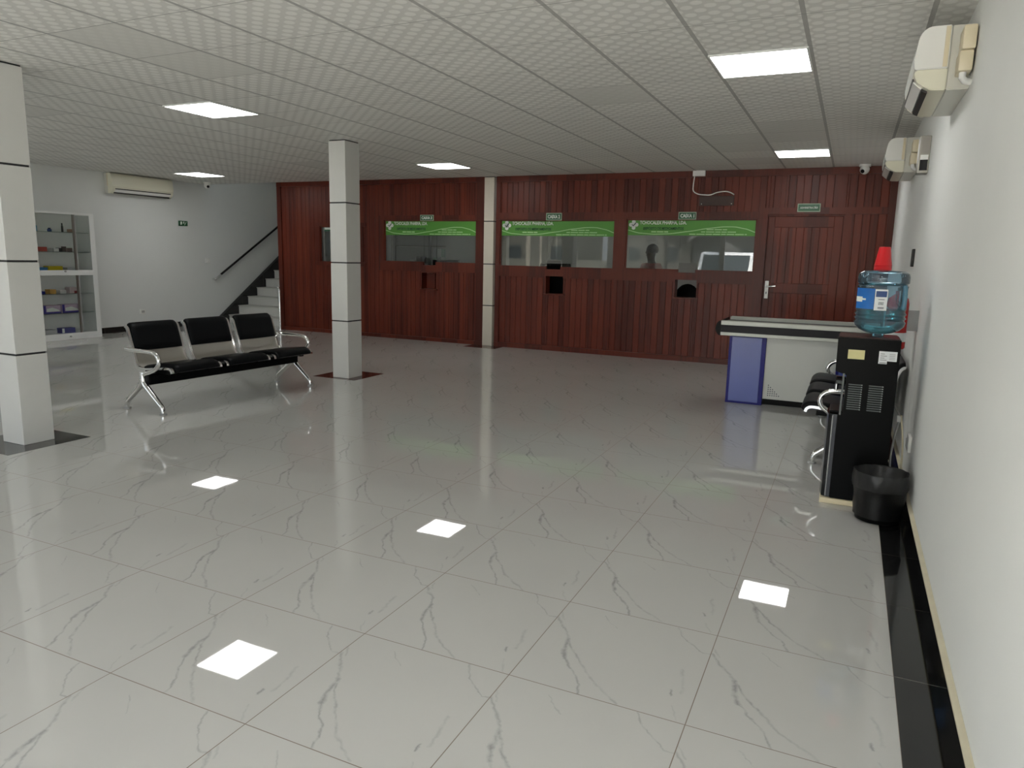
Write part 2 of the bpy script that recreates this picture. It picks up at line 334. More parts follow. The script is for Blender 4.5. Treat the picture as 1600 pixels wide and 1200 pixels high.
# ------------------------------------------------------------------ mesh builder
class MB:
    def __init__(s, k=1.0): s.b = bmesh.new(); s.k = k
    def box(s, x0, x1, y0, y1, z0, z1, bevel=0.0, seg=2):
        t = bmesh.new()
        bmesh.ops.create_cube(t, size=1.0)
        for v in t.verts:
            v.co = ((x0 + x1) / 2 + v.co.x * (x1 - x0), (y0 + y1) / 2 + v.co.y * (y1 - y0), (z0 + z1) / 2 + v.co.z * (z1 - z0))
        if bevel: bmesh.ops.bevel(t, geom=t.edges[:], offset=bevel, segments=seg, affect='EDGES', profile=0.5)
        s.add(t); return s
    def add(s, t, mx=None):
        if mx is not None: bmesh.ops.transform(t, matrix=mx, verts=t.verts)
        me = bpy.data.meshes.new('tmp'); t.to_mesh(me); t.free(); s.b.from_mesh(me); bpy.data.meshes.remove(me); return s
    def quad(s, *p):
        s.b.faces.new([s.b.verts.new(v) for v in p]); return s
    def prism(s, poly, axis, a0, a1, bevel=0.0, seg=2):
        """poly of 2-D points extruded along axis 'x' | 'y' | 'z' from a0 to a1"""
        t = bmesh.new()
        def mk(p, a):
            return {'x': (a, p[0], p[1]), 'y': (p[0], a, p[1]), 'z': (p[0], p[1], a)}[axis]
        A = [t.verts.new(mk(p, a0)) for p in poly]; B = [t.verts.new(mk(p, a1)) for p in poly]
        t.faces.new(A); t.faces.new(B[::-1])
        for i in range(len(poly)):
            j = (i + 1) % len(poly); t.faces.new((A[j], A[i], B[i], B[j]))
        bmesh.ops.recalc_face_normals(t, faces=t.faces)
        if bevel: bmesh.ops.bevel(t, geom=t.edges[:], offset=bevel, segments=seg, affect='EDGES')
        s.add(t); return s
    def tube(s, pts, r, n=10, cap=True, smooth_sub=0, closed=False):
        pts = [Vector(p) for p in pts]
        if smooth_sub: pts = catmull(pts, smooth_sub)
        rs = r if isinstance(r, (list, tuple)) else None
        t = bmesh.new(); rings = []
        prev = None
        for i, p in enumerate(pts):
            d = (pts[min(i + 1, len(pts) - 1)] - pts[max(i - 1, 0)]).normalized()
            if prev is None:
                a = d.orthogonal().normalized()
            else:
                a = (prev - d * prev.dot(d)).normalized()
            prev = a; c = d.cross(a)
            rr = rs[0] + (rs[1] - rs[0]) * i / (len(pts) - 1) if rs else r
            rings.append([t.verts.new(p + (a * math.cos(2 * math.pi * k / n) + c * math.sin(2 * math.pi * k / n)) * rr) for k in range(n)])
        for A, B in zip(rings, rings[1:]):
            for k in range(n): t.faces.new((A[k], A[(k + 1) % n], B[(k + 1) % n], B[k]))
        if cap: t.faces.new(rings[0][::-1]); t.faces.new(rings[-1])
        bmesh.ops.recalc_face_normals(t, faces=t.faces)
        s.add(t); return s
    def strip(s, pts, w, th, axis=(0, 1, 0)):
        """flat bar of width w (along axis) and thickness th following pts"""
        pts = [Vector(p) for p in pts]; ax = Vector(axis).normalized(); t = bmesh.new(); rings = []
        for i, p in enumerate(pts):
            d = (pts[min(i + 1, len(pts) - 1)] - pts[max(i - 1, 0)]).normalized(); nrm = d.cross(ax).normalized()
            rings.append([t.verts.new(p + ax * (sx * w / 2) + nrm * (sn * th / 2)) for sx, sn in ((-1, -1), (1, -1), (1, 1), (-1, 1))])
        for A, B in zip(rings, rings[1:]):
            for k in range(4): t.faces.new((A[k], A[(k + 1) % 4], B[(k + 1) % 4], B[k]))
        t.faces.new(rings[0][::-1]); t.faces.new(rings[-1])
        bmesh.ops.recalc_face_normals(t, faces=t.faces)
        s.add(t); return s
    def lathe(s, prof, n=32, mx=None, fn=None):
        t = bmesh.new(); rings = []
        for r, z in prof:
            ring = []
            for k in range(n):
                a = 2 * math.pi * k / n; rr = fn(a, r, z) if fn else r
                ring.append(t.verts.new((rr * math.cos(a), rr * math.sin(a), z)))
            rings.append(ring)
        for A, B in zip(rings, rings[1:]):
            for k in range(n): t.faces.new((A[k], A[(k + 1) % n], B[(k + 1) % n], B[k]))
        if prof[0][0] > 1e-5: t.faces.new(rings[0][::-1])
        if prof[-1][0] > 1e-5: t.faces.new(rings[-1])
        bmesh.ops.remove_doubles(t, verts=t.verts, dist=1e-6)
        bmesh.ops.recalc_face_normals(t, faces=t.faces)
        s.add(t, mx); return s
    def cyl(s, c, r, h, n=20, axis='z', r2=None):
        mx = Matrix.Translation(c)
        if axis == 'x': mx = mx @ Matrix.Rotation(math.pi / 2, 4, 'Y')
        if axis == 'y': mx = mx @ Matrix.Rotation(-math.pi / 2, 4, 'X')
        return s.lathe([(r, 0), (r if r2 is None else r2, h)], n, mx)
    def ball(s, c, r, sx=1, sy=1, sz=1, sub=2):
        t = bmesh.new(); bmesh.ops.create_icosphere(t, subdivisions=sub, radius=r)
        return s.add(t, Matrix.Translation(c) @ Matrix.Diagonal((sx, sy, sz, 1)))
    def text(s, body, x0, x1, z0, z1, y, th=0.0006, bold=0.02):
        c = bpy.data.curves.new('t', 'FONT'); c.body = body; c.size = 1.0; c.offset = bold; c.resolution_u = 2
        o = bpy.data.objects.new('t', c); COL.objects.link(o)
        me = bpy.data.meshes.new_from_object(o.evaluated_get(bpy.context.evaluated_depsgraph_get()))
        xs = [v.co.x for v in me.vertices]; ys = [v.co.y for v in me.vertices]
        ax, bx, ay, by = min(xs), max(xs), min(ys), max(ys)
        for v in me.vertices:
            v.co = (x0 + (v.co.x - ax) / (bx - ax) * (x1 - x0), y, z0 + (v.co.y - ay) / (by - ay) * (z1 - z0))
        t = bmesh.new(); t.from_mesh(me)
        r = bmesh.ops.extrude_face_region(t, geom=t.faces[:])
        bmesh.ops.translate(t, verts=[e for e in r['geom'] if isinstance(e, bmesh.types.BMVert)], vec=(0, -th, 0))
        bmesh.ops.recalc_face_normals(t, faces=t.faces)
        bpy.data.objects.remove(o); bpy.data.curves.remove(c); bpy.data.meshes.remove(me)
        s.add(t); return s
    def build(s, name, m, parent=None, smooth=False, local=False, mod=None):
        """world coordinates unless local=True (then they are the parent's own)"""
        if s.k != 1.0: bmesh.ops.scale(s.b, vec=(s.k,) * 3, verts=s.b.verts)
        if parent is not None and not local:
            root = parent; off = Vector((0, 0, 0))
            while root is not None: off += root.location; root = root.parent
            bmesh.ops.translate(s.b, verts=s.b.verts, vec=-off)
        o_loc = None
        if parent is None and not local:
            xs = [v.co.x for v in s.b.verts]; ys = [v.co.y for v in s.b.verts]; zs = [v.co.z for v in s.b.verts]
            o_loc = Vector(((min(xs) + max(xs)) / 2, (min(ys) + max(ys)) / 2, min(zs)))
            bmesh.ops.translate(s.b, verts=s.b.verts, vec=-o_loc)
        me = bpy.data.meshes.new(name); s.b.to_mesh(me); s.b.free()
        me.materials.append(m)
        if smooth:
            for p in me.polygons: p.use_smooth = True
            try: me.set_sharp_from_angle(angle=math.radians(38))
            except Exception: pass
        o = bpy.data.objects.new(name, me); COL.objects.link(o)
        if o_loc is not None: o.location = o_loc
        if parent is not None: o.parent = parent
        return o

def catmull(p, k):
    out = []
    for i in range(len(p) - 1):
        a, b, c, d = p[max(i - 1, 0)], p[i], p[i + 1], p[min(i + 2, len(p) - 1)]
        for j in range(k):
            t = j / k
            out.append(0.5 * ((2 * b) + (c - a) * t + (2 * a - 5 * b + 4 * c - d) * t * t + (3 * b - a - 3 * c + d) * t ** 3))
    out.append(p[-1]); return out

def tag(o, label, cat, group=None):
    o['label'] = label; o['category'] = cat
    if group: o['group'] = group
    return o
def thing(name, label, cat, loc, rotz=0.0, group=None):
    o = bpy.data.objects.new(name, None); COL.objects.link(o); o.empty_display_size = 0.1
    o.location = loc; o.rotation_euler = (0, 0, rotz)
    return tag(o, label, cat, group)
def struct(o): o['kind'] = 'structure'; return o
def copy_tree(o, parent=None):
    c = o.copy(); COL.objects.link(c)
    if parent is not None: c.parent = parent
    for ch in list(o.children): copy_tree(ch, c)
    return c
def P(x, y, z=0.0): return Vector((x * U, y * U, z * U))

# ------------------------------------------------------------------ room shell
struct(MB(U).quad((XL, YF, 0), (2.0, YF, 0), (2.0, YP + 0.06, 0), (XL, YP + 0.06, 0)).quad((XL, YP + 0.06, 0), (2.0, YP + 0.06, 0), (2.0, YB, 0), (XL, YB, 0)).build('floor', M['floor']))
struct(MB(U).box(2.0, WX, YF, YP, -0.05, 0.0).build('trim_1', M['black_granite']))
struct(MB(U).box(XL, WX, YF, YP, H, H + 0.1).box(XP, WX, YP, YB, H, H + 0.1).build('ceiling', M['ceiling']))
struct(MB(U).box(WX, WX + 0.3, YF - 0.4, YB, 0, 2 * H).build('wall_right', M['wall_stain']))
struct(MB(U).box(XL - 0.3, XL, YF - 0.4, YB, 0, 2 * H).build('wall_left', M['wall']))
struct(MB(U).box(XL, WX, YB, YB + 0.3, 0, 2 * H).build('wall_inner', M['inner']))
struct(MB(U).box(XP, XP + 0.15, YP + 0.2, YB, 0, 2 * H).build('wall_stair', M['wall']))
struct(MB(U).box(XL, XP + 0.15, YP - 0.2, YP, H + 0.12, 2 * H).build('wall_stair_head', M['wall']))
struct(MB(U).box(XL, XP + 0.15, YP - 0.2, YB, 2 * H, 2 * H + 0.1).build('ceiling_stair', M['wall']))
# right skirting with its cream cement top edge
struct(MB(U).box(WX - 0.028, WX, YF, YP, 0.0, 0.172).build('baseboard_right', M['black_granite']))
struct(MB(U).box(WX - 0.034, WX, YF, YP, 0.172, 0.192, 0.003).build('trim_2', M['cement']))
struct(MB(U).box(XL, XL + 0.028, YF, 14.0, 0.0, 0.155).build('baseboard_left', M['black_granite']))
# inlaid granite squares round the columns
struct(MB(U).box(-7.93, -6.93, 1.38, 2.38, -0.05, 0.0012).build('trim_3', M['grey_granite']))
struct(MB(U).box(-7.68, -6.70, 7.46, 8.42, -0.05, 0.0012).build('trim_4', M['red_granite']))
struct(MB(U).box(-7.55, -6.62, 13.22, YP + 0.02, -0.05, 0.0012).build('trim_5', M['red_granite']))

# shop front behind the photographer: tinted glazing, open doorway, lintel
fr = MB(U)
fr.box(XL, WX, YF - 0.2, YF, 3.85, H).box(2.12, WX, YF - 0.2, YF, 0, 3.85)
for x in (XL + 0.1, -12.0, -9.6, -7.1): fr.box(x - 0.09, x + 0.09, YF - 0.14, YF - 0.04, 0, 3.85)
fr.box(-4.45, -4.2, YF - 0.16, YF - 0.02, 0, 3.85).box(XL, -4.2, YF - 0.14, YF - 0.04, 0.0, 0.25)
struct(fr.build('wall_front', M['clad']))
segs = [(XL, -14.85), (-14.6, -14.05), (-13.9, -13.1), (-13.0, -12.3), (-11.85, -9.6), (-9.6, -7.1), (-7.1, -4.45)]
for i, (a, c) in enumerate(segs):
    struct(MB(U).box(a, c, YF - 0.10, YF - 0.085, 0.25, 3.85).build('window_%d' % (5 + i), M['tint']))

# ------------------------------------------------------------------ wooden partition
GAP = 0.004
def cut_spans(z0, z1, holes):
    spans = [(z0, z1)]
    for h0, h1 in holes:
        ns = []
        for a, b in spans:
            if h1 <= a or h0 >= b: ns.append((a, b)); continue
            if h0 > a: ns.append((a, h0))
            if h1 < b: ns.append((h1, b))
        spans = ns
    return spans
def boards(mb, x0, x1, z0, z1, holes=(), y=YP + 0.035, pitch=0.15, th=0.025):
    n = max(1, round((x1 - x0) / pitch)); w = (x1 - x0) / n
    for i in range(n):
        a, b = x0 + i * w, x0 + (i + 1) * w
        cuts = sorted({a, b} | {h for hx in holes for h in (hx[0], hx[1]) if a < h < b})
        for c, d in zip(cuts, cuts[1:]):
            m = (c + d) / 2
            hz = [(h[2], h[3]) for h in holes if h[0] < m < h[1]]
            for s0, s1 in cut_spans(z0, z1, hz):
                l = c + (GAP / 2 if c == a else 0); r = d - (GAP / 2 if d == b else 0)
                yy = y + (i * 37 % 5) * 0.0005
                mb.prism([(l, yy + 0.005), (l + 0.005, yy), (r - 0.005, yy), (r, yy + 0.005), (r, yy + th), (l, yy + th)], 'z', s0, s1)
def holed(mb, x0, x1, z0, z1, y0, y1, holes=()):
    xs = sorted({x0, x1} | {h for k in holes for h in (k[0], k[1]) if x0 < h < x1})
    for a, b in zip(xs, xs[1:]):
        m = (a + b) / 2
        for s0, s1 in cut_spans(z0, z1, [(k[2], k[3]) for k in holes if k[0] < m < k[1]]):
            mb.box(a, b, y0, y1, s0, s1)

WIN = [(-3.43, -0.45, 2.15, 3.30), (-6.78, -3.71, 2.13, 3.28), (-10.37, -7.47, 2.165, 3.275), (-12.62, -11.25, 2.10, 3.10)]
SLOT = [(-2.14, -1.74, 2.08, 2.30), (-5.47, -5.08, 2.06, 2.28), (-9.10, -8.70, 2.075, 2.25)]
HATCH = [(-2.19, -1.69, 1.50, 1.91), (-5.47, -5.00, 1.45, 1.89), (-9.15, -8.70, 1.43, 1.86)]
HOLES = WIN + SLOT + HATCH
DOOR = (-0.23, 1.31, 0.0, 3.37)
wb = MB(U)
HR = HOLES + [DOOR]
for a, b in ((-14.2, -7.24), (-6.90, WX)):
    boards(wb, a, b, 0.10, 1.95, HR); boards(wb, a, b, 1.95, 4.22, HR)
    holed(wb, a, b, 0.0, H, YP + 0.06, YP + 0.085, HR)          # backing sheet
struct(wb.build('wall_back', M['wood']))
fm = MB(U)   # rails and stiles standing proud of the boards
_rc = [0]
def rail(x0, x1, z0, z1, y0=YP, y1=YP + 0.05):
    _rc[0] += 1; e = 0.0007 * _rc[0] / 4 + (0.004 if z1 - z0 > x1 - x0 else 0.0)      # stiles sit a hair behind the rails
    holed(fm, x0, x1, z0, z1, y0 + e, y1 + e * .2, HR)
rail(-6.90, WX, 4.22, H); rail(-14.2, -7.24, 4.24, H)
rail(-6.90, -0.23, 1.85, 2.15); rail(-6.90, -0.23, 3.28, 3.46); rail(-0.40, WX, 3.40, 3.54)
rail(-10.55, -7.24, 1.90, 2.165); rail(-10.55, -7.24, 3.275, 3.40); rail(-12.8, -11.0, 1.98, 2.10); rail(-12.8, -11.0, 3.10, 3.2)
for x0, x1, z0, z1 in ((-6.90, -6.78, 0, H), (-3.71, -3.43, 1.85, 3.46), (-3.68, -3.52, 3.46, 4.22), (-0.45, -0.23, 0.0, 3.46), (1.31, 1.46, 0, 3.54),
                       (2.12, WX, 0, H), (-7.47, -7.24, 0, H), (-10.55, -10.37, 1.9, 3.4), (-14.2, -14.05, 0, H), (-12.8, -12.62, 1.98, 3.2), (-11.25, -11.1, 1.98, 3.2), (0.0, 0.1, 3.54, 4.22), (1.15, 1.28, 3.54, 4.22)):
    rail(x0, x1, z0, z1)
rail(-14.2, -7.24, 0.0, 0.10); rail(-6.90, -0.23, 0.0, 0.12, YP - 0.012); rail(1.31, WX, 0, 0.12, YP - 0.012)
struct(fm.build('trim_6', M['wood_frame']))
# window panes set back in their rebates, a shallow lining round each
for i, (x0, x1, z0, z1) in enumerate(WIN):
    g = MB(U); hs = SLOT[i:i + 1]
    holed(g, x0, x1, z0, z1, YP + 0.062, YP + 0.072, hs)
    w = struct(g.build('window_%d' % (i + 1), M['pane']))
    lin = MB(U)
    for a, b, c, d in ((x0, x0 + 0.03, z0, z1), (x1 - 0.03, x1, z0, z1), (x0, x1, z1 - 0.03, z1)):
        holed(lin, a, b, c, d, YP + 0.03, YP + 0.060, hs)
    lin.build('window_frame', M['wood_frame'], w)
# hatch linings
for i, (x0, x1, z0, z1) in enumerate(HATCH):
    t = MB(U)
    t.box(x0 - 0.05, x1 + 0.05, YP - 0.03, YP + 0.30, z0 - 0.035, z0).box(x0, x1, YP + 0.03, YP + 0.30, z1, z1 + 0.03)
    t.box(x0 - 0.03, x0, YP + 0.03, YP + 0.30, z0, z1).box(x1, x1 + 0.03, YP + 0.03, YP + 0.30, z0, z1)
    struct(t.build('trim_%d' % (7 + i), M['wood_frame']))
# wooden flap shut in the third hatch
f3 = tag(MB(U).box(-9.10, -8.83, YP + 0.20, YP + 0.24, 1.435, 1.85).build('hatch_shutter', M['wood']), 'wooden shutter half closing the small hatch under window marked CAIXA 3', 'shutter')

# door
dr = struct(MB(U).box(DOOR[0] - 0.03, DOOR[1] + 0.03, YP + 0.086, YP + 0.11, 0.01, 3.40).build('door_1', M['wood']))
bd = MB(U); boards(bd, -0.10, 1.16, 0.25, 1.70, (), YP + 0.062); boards(bd, -0.10, 1.16, 1.90, 3.12, (), YP + 0.062)
bd.build('panel', M['wood'], dr)
st = MB(U)
for x0, x1, z0, z1 in ((-0.21, -0.08, 0.01, 3.35), (1.12, 1.29, 0.01, 3.35), (-0.08, 1.12, 3.12, 3.35), (-0.08, 1.12, 1.69, 1.91), (-0.08, 1.12, 0.01, 0.26)):
    st.box(x0, x1, YP + 0.045, YP + 0.086, z0, z1, 0.006, 1)
st.build('frame', M['wood_frame'], dr)
hp = MB(U).box(-0.185, -0.105, YP + 0.030, YP + 0.046, 1.56, 1.95, 0.007).build('handle_plate', M['white_plastic'], dr, smooth=True)
MB(U).tube([(-0.145, YP + 0.03, 1.83), (-0.145, YP - 0.06, 1.83), (-0.10, YP - 0.07, 1.83), (0.05, YP - 0.07, 1.845)], 0.016, 8).build('handle_lever', M['chrome'], hp, smooth=True)
MB(U).box(-0.155, -0.135, YP + 0.026, YP + 0.031, 1.66, 1.71).build('keyhole', M['ink'], hp)

# ------------------------------------------------------------------ columns
def column(x0, x1, y0, y1, label, m, joints=(1.085, 2.17, 3.255)):
    c = thing('column', label, 'column', P((x0 + x1) / 2, (y0 + y1) / 2), group='square clad columns')
    MB(U).box(x0 + 0.012, x1 - 0.012, y0 + 0.012, y1 - 0.012, 0.002, H - 0.004).build('core', M['joint'], c)
    zs = [0.002] + list(joints) + [H - 0.022]; j = 0.012
    for a, b in zip(zs, zs[1:]):
        MB(U).box(x0, x1, y0, y1, a + (j if a > 0.01 else 0), b - (j if b < H - 0.1 else 0), 0.004, 1).build('cladding_panel', m, c)
    return c
column(-7.60, -7.20, 1.73, 2.10, 'light grey panelled column at left edge standing on a dark grey granite square', M['clad'])
column(-7.29, -6.92, 7.58, 8.00, 'light grey panelled column in mid hall on a dark red granite square', M['clad'])
column(-7.22, -6.94, YP - 0.05, YP + 0.2, 'cream panelled column set into the wooden partition', M['clad_cream'], (1.07, 2.15, 3.24))
column(-7.55, -7.15, -4.35, -3.95, 'grey panelled column by the shop front, seen only mirrored in the glass', M['clad'])

# ------------------------------------------------------------------ ceiling light panels
def light(i, j, label):
    x0 = CO + i * CPI; y0 = CP0 + j * CPI; x1 = x0 + CPI; y1 = y0 + CPI
    t = thing('ceiling_light', label, 'light', P((x0 + x1) / 2, (y0 + y1) / 2, H - 0.025), group='square LED ceiling panels')
    f = MB(U); e = 0.03
    for a, b, c, d in ((x0 + .012, x1 - .012, y0 + .012, y0 + e), (x0 + .012, x1 - .012, y1 - e, y1 - .012), (x0 + .012, x0 + e, y0 + e, y1 - e), (x1 - e, x1 - .012, y0 + e, y1 - e)):
        f.box(a, b, c, d, H - 0.018, H + 0.002)
    f.build('frame', M['white_plastic'], t)
    MB(U).box(x0 + e, x1 - e, y0 + e, y1 - e, H - 0.014, H + 0.001).build('diffuser', M['panel_light'], t)
light(0, 1, 'square LED ceiling panel nearest the camera, upper right near the large air conditioner')
light(-8, 1, 'square LED ceiling panel upper left, above the three-seat bench')
light(0, 8, 'square LED ceiling panel over the wooden door by the right wall')
light(-8, 8, 'square LED ceiling panel just right of the mid hall column top')
light(-16, 8, 'square LED ceiling panel nearest the left wall air conditioner')
light(-16, 1, 'square LED ceiling panel hidden behind the left edge column')
for i in (0, -8, -16): light(i, -6, 'unseen square LED ceiling panel added overhead for light beside the shop front')  # unseen panels continuing the grid, added for more light
li = thing('ceiling_light', 'unseen square LED ceiling panel added to light the cashiers room', 'light', P(-5.5, 17.0, H - 0.025))
MB(U).box(-6.0, -5.0, 16.5, 17.5, H - 0.02, H).build('diffuser', mat('inner_fill_led', (1, 1, 0.97), 0.5, emit=LAMP * 0.6), li)  # unseen panel put in to brighten the room behind the glass

# ------------------------------------------------------------------ air conditioners
def aircon(label, wallx, sgn, y0, y1, ztop, zh, depth, pipe=True, front=None):
    """sgn: +1 unit sticks out toward +x, -1 toward -x"""
    t = thing('air_conditioner', label, 'air conditioner', P(wallx, (y0 + y1) / 2, ztop - zh), group='wall mounted air conditioners')
    def X(d): return wallx + sgn * d
    D = depth
    def prof(pts, a, b, name, m, bevel=0.0, parent=t):
        return MB(U).prism([(X(d), ztop - z) for d, z in pts], 'y', a, b, bevel).build(name, m, parent, smooth=True)
    prof([(0.0, 0.0), (D * .40, 0.0), (D * .40, zh * .62), (D * .40, zh), (0, zh)], y0 + .02, y1 - .02, 'back_casing', mat('ac_casing', (0.60, 0.595, 0.53), 0.4) if 'ac_casing' not in bpy.data.materials else bpy.data.materials['ac_casing'], 0.008)
    fp = [(D * .40, 0.0)]
    for k in range(7):
        a = math.pi / 2 * k / 6; fp.append((D * (.72 + .24 * math.sin(a)), zh * (.24 - .24 * math.cos(a))))
    fp += [(D, zh * .52), (D * .97, zh * .66), (D * .40, zh * .66)]
    prof(fp, y0, y1, 'front_cover', front or M['ac_grey'], 0.006)
    prof([(D * .40, zh * .66), (D * .94, zh * .66), (D * .98, zh * .72), (D * .90, zh * .86), (D * .66, zh * .99), (D * .40, zh)], y0 + .012, y1 - .012, 'outlet_housing', M['cream_plastic'], 0.006)
    lv = prof([(D * .955, zh * .80), (D * .975, zh * .815), (D * .82, zh * .935), (D * .80, zh * .92)], y0 + .10, y1 - .10, 'louvre', M['ac_grey'])
    prof([(D * .965, zh * .755), (D * .985, zh * .76), (D * .975, zh * .80), (D * .955, zh * .80)], y0 + .10, y1 - .10, 'air_slot', M['dark_slot'])
    prof([(D * .80, zh * .925), (D * .80, zh * .96), (D * .70, zh * 1.002), (D * .70, zh * .97)], y0 + .10, y1 - .10, 'air_slot', M['dark_slot'])
    prof([(D * .42, zh * .02), (D * .50, zh * .02), (D * .50, zh * .64), (D * .42, zh * .64)], y0 - .006, y0 + .01, 'side_band', M['cream_dark'])
    if pipe:
        yy = y0 - 0.22
        pb = MB(U).box(min(X(.01), X(.10)), max(X(.01), X(.10)), yy, y0 + .01, ztop - zh * .50, ztop - zh * .14, 0.012)
        pb.box(min(X(.015), X(.11)), max(X(.015), X(.11)), yy + .01, y0 + .01, ztop - zh * .82, ztop - zh * .51, 0.012)
        b = pb.build('pipe_cover', M['cream_dark'], t, smooth=True)
        MB(U).tube([(X(.07), yy + .07, ztop - zh * .80), (X(.07), yy + .07, ztop - zh * .90), (X(.05), yy + .09, ztop - zh * .94), (X(.01), yy + .11, ztop - zh * .95)], 0.026, 10).build('drain_pipe', M['white_plastic'], b, smooth=True)
    return t
aircon('large white and cream air conditioner on the right wall near the camera', WX, -1, 3.42, 4.62, 4.20, 0.48, 0.40)
aircon('smaller looking cream air conditioner at far end of the right wall', WX, -1, 8.45, 9.75, 4.12, 0.47, 0.42)
aircon('long cream air conditioner high on the left wall', XL, 1, 10.30, 12.28, 4.345, 0.54, 0.34, False, M['cream_plastic'])

# ------------------------------------------------------------------ fittings on walls and ceiling
def dome_camera(label, x, y, lens):
    t = thing('security_camera', label, 'camera', P(x, y, H), group='small dome security cameras')
    MB(U).cyl((x, y, H - 0.045), 0.11, 0.045, 20).build('mount', M['white_plastic'], t, smooth=True)
    MB(U).ball((x, y, H - 0.10), 0.095, sub=3).build('body', M['white_plastic'], t, smooth=True)
    d = Vector(lens).normalized(); c = Vector((x, y, H - 0.10)) + d * 0.075
    t2 = bmesh.new(); bmesh.ops.create_cone(t2, cap_ends=True, segments=16, radius1=0.042, radius2=0.038, depth=0.05)
    mb = MB(U); mb.add(t2, Matrix.Translation(c) @ d.to_track_quat('Z', 'Y').to_matrix().to_4x4()); mb.build('lens', M['black_gloss'], t, smooth=True)
dome_camera('white dome security camera on ceiling above wooden partition by right wall', 1.60, 13.45, (-0.5, -0.9, -0.5))
dome_camera('small white security camera on ceiling in far left corner by stairs', -16.4, 13.2, (0.8, -0.4, -0.35))

es = thing('exit_sign', 'small dark green emergency exit sign on the left wall', 'sign', P(XL, 12.84, 3.05))
MB(U).box(XL, XL + 0.02, 12.68, 13.0, 3.05, 3.20).build('plate', M['deep_green'], es)
pg = MB(U)
pg.prism([(12.73, 3.08), (12.77, 3.08), (12.80, 3.13), (12.79, 3.18), (12.74, 3.18), (12.73, 3.14)], 'x', XL + .02, XL + .024)
pg.prism([(12.84, 3.12), (12.88, 3.12), (12.88, 3.18), (12.84, 3.18)], 'x', XL + .02, XL + .024)
pg.prism([(12.87, 3.075), (12.89, 3.075), (12.96, 3.17), (12.94, 3.17)], 'x', XL + .02, XL + .024)
pg.build('pictogram', M['white_print'], es)

def wall_box(name, label, cat, x, sgn, y0, y1, z0, z1, m=None, group=None, th=0.03, rocker=True):
    t = thing(name, label, cat, P(x, (y0 + y1) / 2, z0), group=group)
    a, b = sorted((x, x + sgn * th))
    MB(U).box(a, b, y0, y1, z0, z1, 0.006).build('plate', m or M['white_plastic'], t, smooth=True)
    if rocker:
        a, b = sorted((x + sgn * th, x + sgn * (th + .012))); w = (y1 - y0) * .25; h = (z1 - z0) * .25
        MB(U).box(a, b, y0 + w, y1 - w, z0 + h, z1 - h).build('insert', M['mid_grey'] if rocker == 2 else M['white_plastic'], t)
    return t
wall_box('light_switch', 'white light switch on left wall below the exit sign near the handrail', 'switch', XL, 1, 13.62, 13.80, 1.94, 2.08)
wall_box('power_socket', 'small power socket low on the left wall behind the bench', 'socket', XL, 1, 11.15, 11.33, 0.47, 0.60, M['ac_grey'], rocker=2)
wall_box('light_switch', 'narrow dark switch on right wall above the water jug', 'switch', WX, -1, 7.02, 7.18, 2.34, 2.56, M['dark_slot'], rocker=False)
wall_box('power_socket', 'grey power socket low on the right wall beside the bin', 'socket', WX, -1, 4.55, 4.75, 0.52, 0.68, M['ac_grey'], rocker=2)
wp = thing('alarm_box', 'grey box with dark lower half jutting from right wall between the air conditioners', 'box', P(WX, 6.6, 3.42))
MB(U).box(WX - 0.115, WX, 6.5, 6.72, 3.42, 3.84, 0.006).build('case', M['steel'], wp)
MB(U).box(WX - 0.095, WX - 0.015, 6.494, 6.5, 3.64, 3.82).build('upper_field', mat('taupe_field', (0.30, 0.28, 0.25), 0.4), wp)
MB(U).box(WX - 0.095, WX - 0.015, 6.494, 6.5, 3.57, 3.625).build('white_field', M['white_plastic'], wp)
MB(U).box(WX - 0.095, WX - 0.015, 6.494, 6.5, 3.45, 3.57).build('lower_field', M['black_gloss'], wp)

# ------------------------------------------------------------------ signs and banners on the partition
def small_sign(label, txt, x0, x1, z0, z1, tz=(0.24, 0.76)):
    y = YP - 0.014
    t = thing('counter_sign', label, 'sign', P((x0 + x1) / 2, y, z0), group='small green counter signs')
    MB(U).box(x0, x1, y, YP, z0, z1).build('rim', M['sign_rim'], t)
    e = 0.018
    MB(U).box(x0 + e, x1 - e, y - 0.003, y, z0 + e, z1 - e).build('face', M['sign_green'], t)
    if txt:
        w = (x1 - x0); h = z1 - z0
        MB(U).text(txt, x0 + w * .11, x1 - w * .11, z0 + h * tz[0], z0 + h * tz[1], y - 0.003, 0.002, 0.05).build('lettering', M['white_print'], t)
    return t
small_sign('small green sign reading CAIXA 1 over the window nearest the door', 'CAIXA 1', -2.20, -1.79, 3.285, 3.455)
small_sign('small green sign reading CAIXA 2 over the middle cashier window', 'CAIXA 2', -5.50, -5.08, 3.265, 3.445)
small_sign('small green sign reading CAIXA 3 over the window left of the cream column', 'CAIXA 3', -9.18, -8.76, 3.255, 3.41)
small_sign('green door sign with white lettering above the wooden door', 'ADMINISTRAÇÃO', 0.36, 0.82, 3.445, 3.62, (0.33, 0.67))
hs = thing('counter_sign', 'green strip sign with pale band half hidden behind the mid hall column', 'sign', P(-12.0, YP, 2.96), group='small green counter signs')
MB(U).box(-12.48, -11.4, YP + 0.045, YP + 0.060, 2.96, 3.10).build('face', M['sign_green'], hs)
MB(U).box(-12.46, -11.42, YP + 0.040, YP + 0.045, 3.005, 3.065).build('band', M['white_print'], hs)

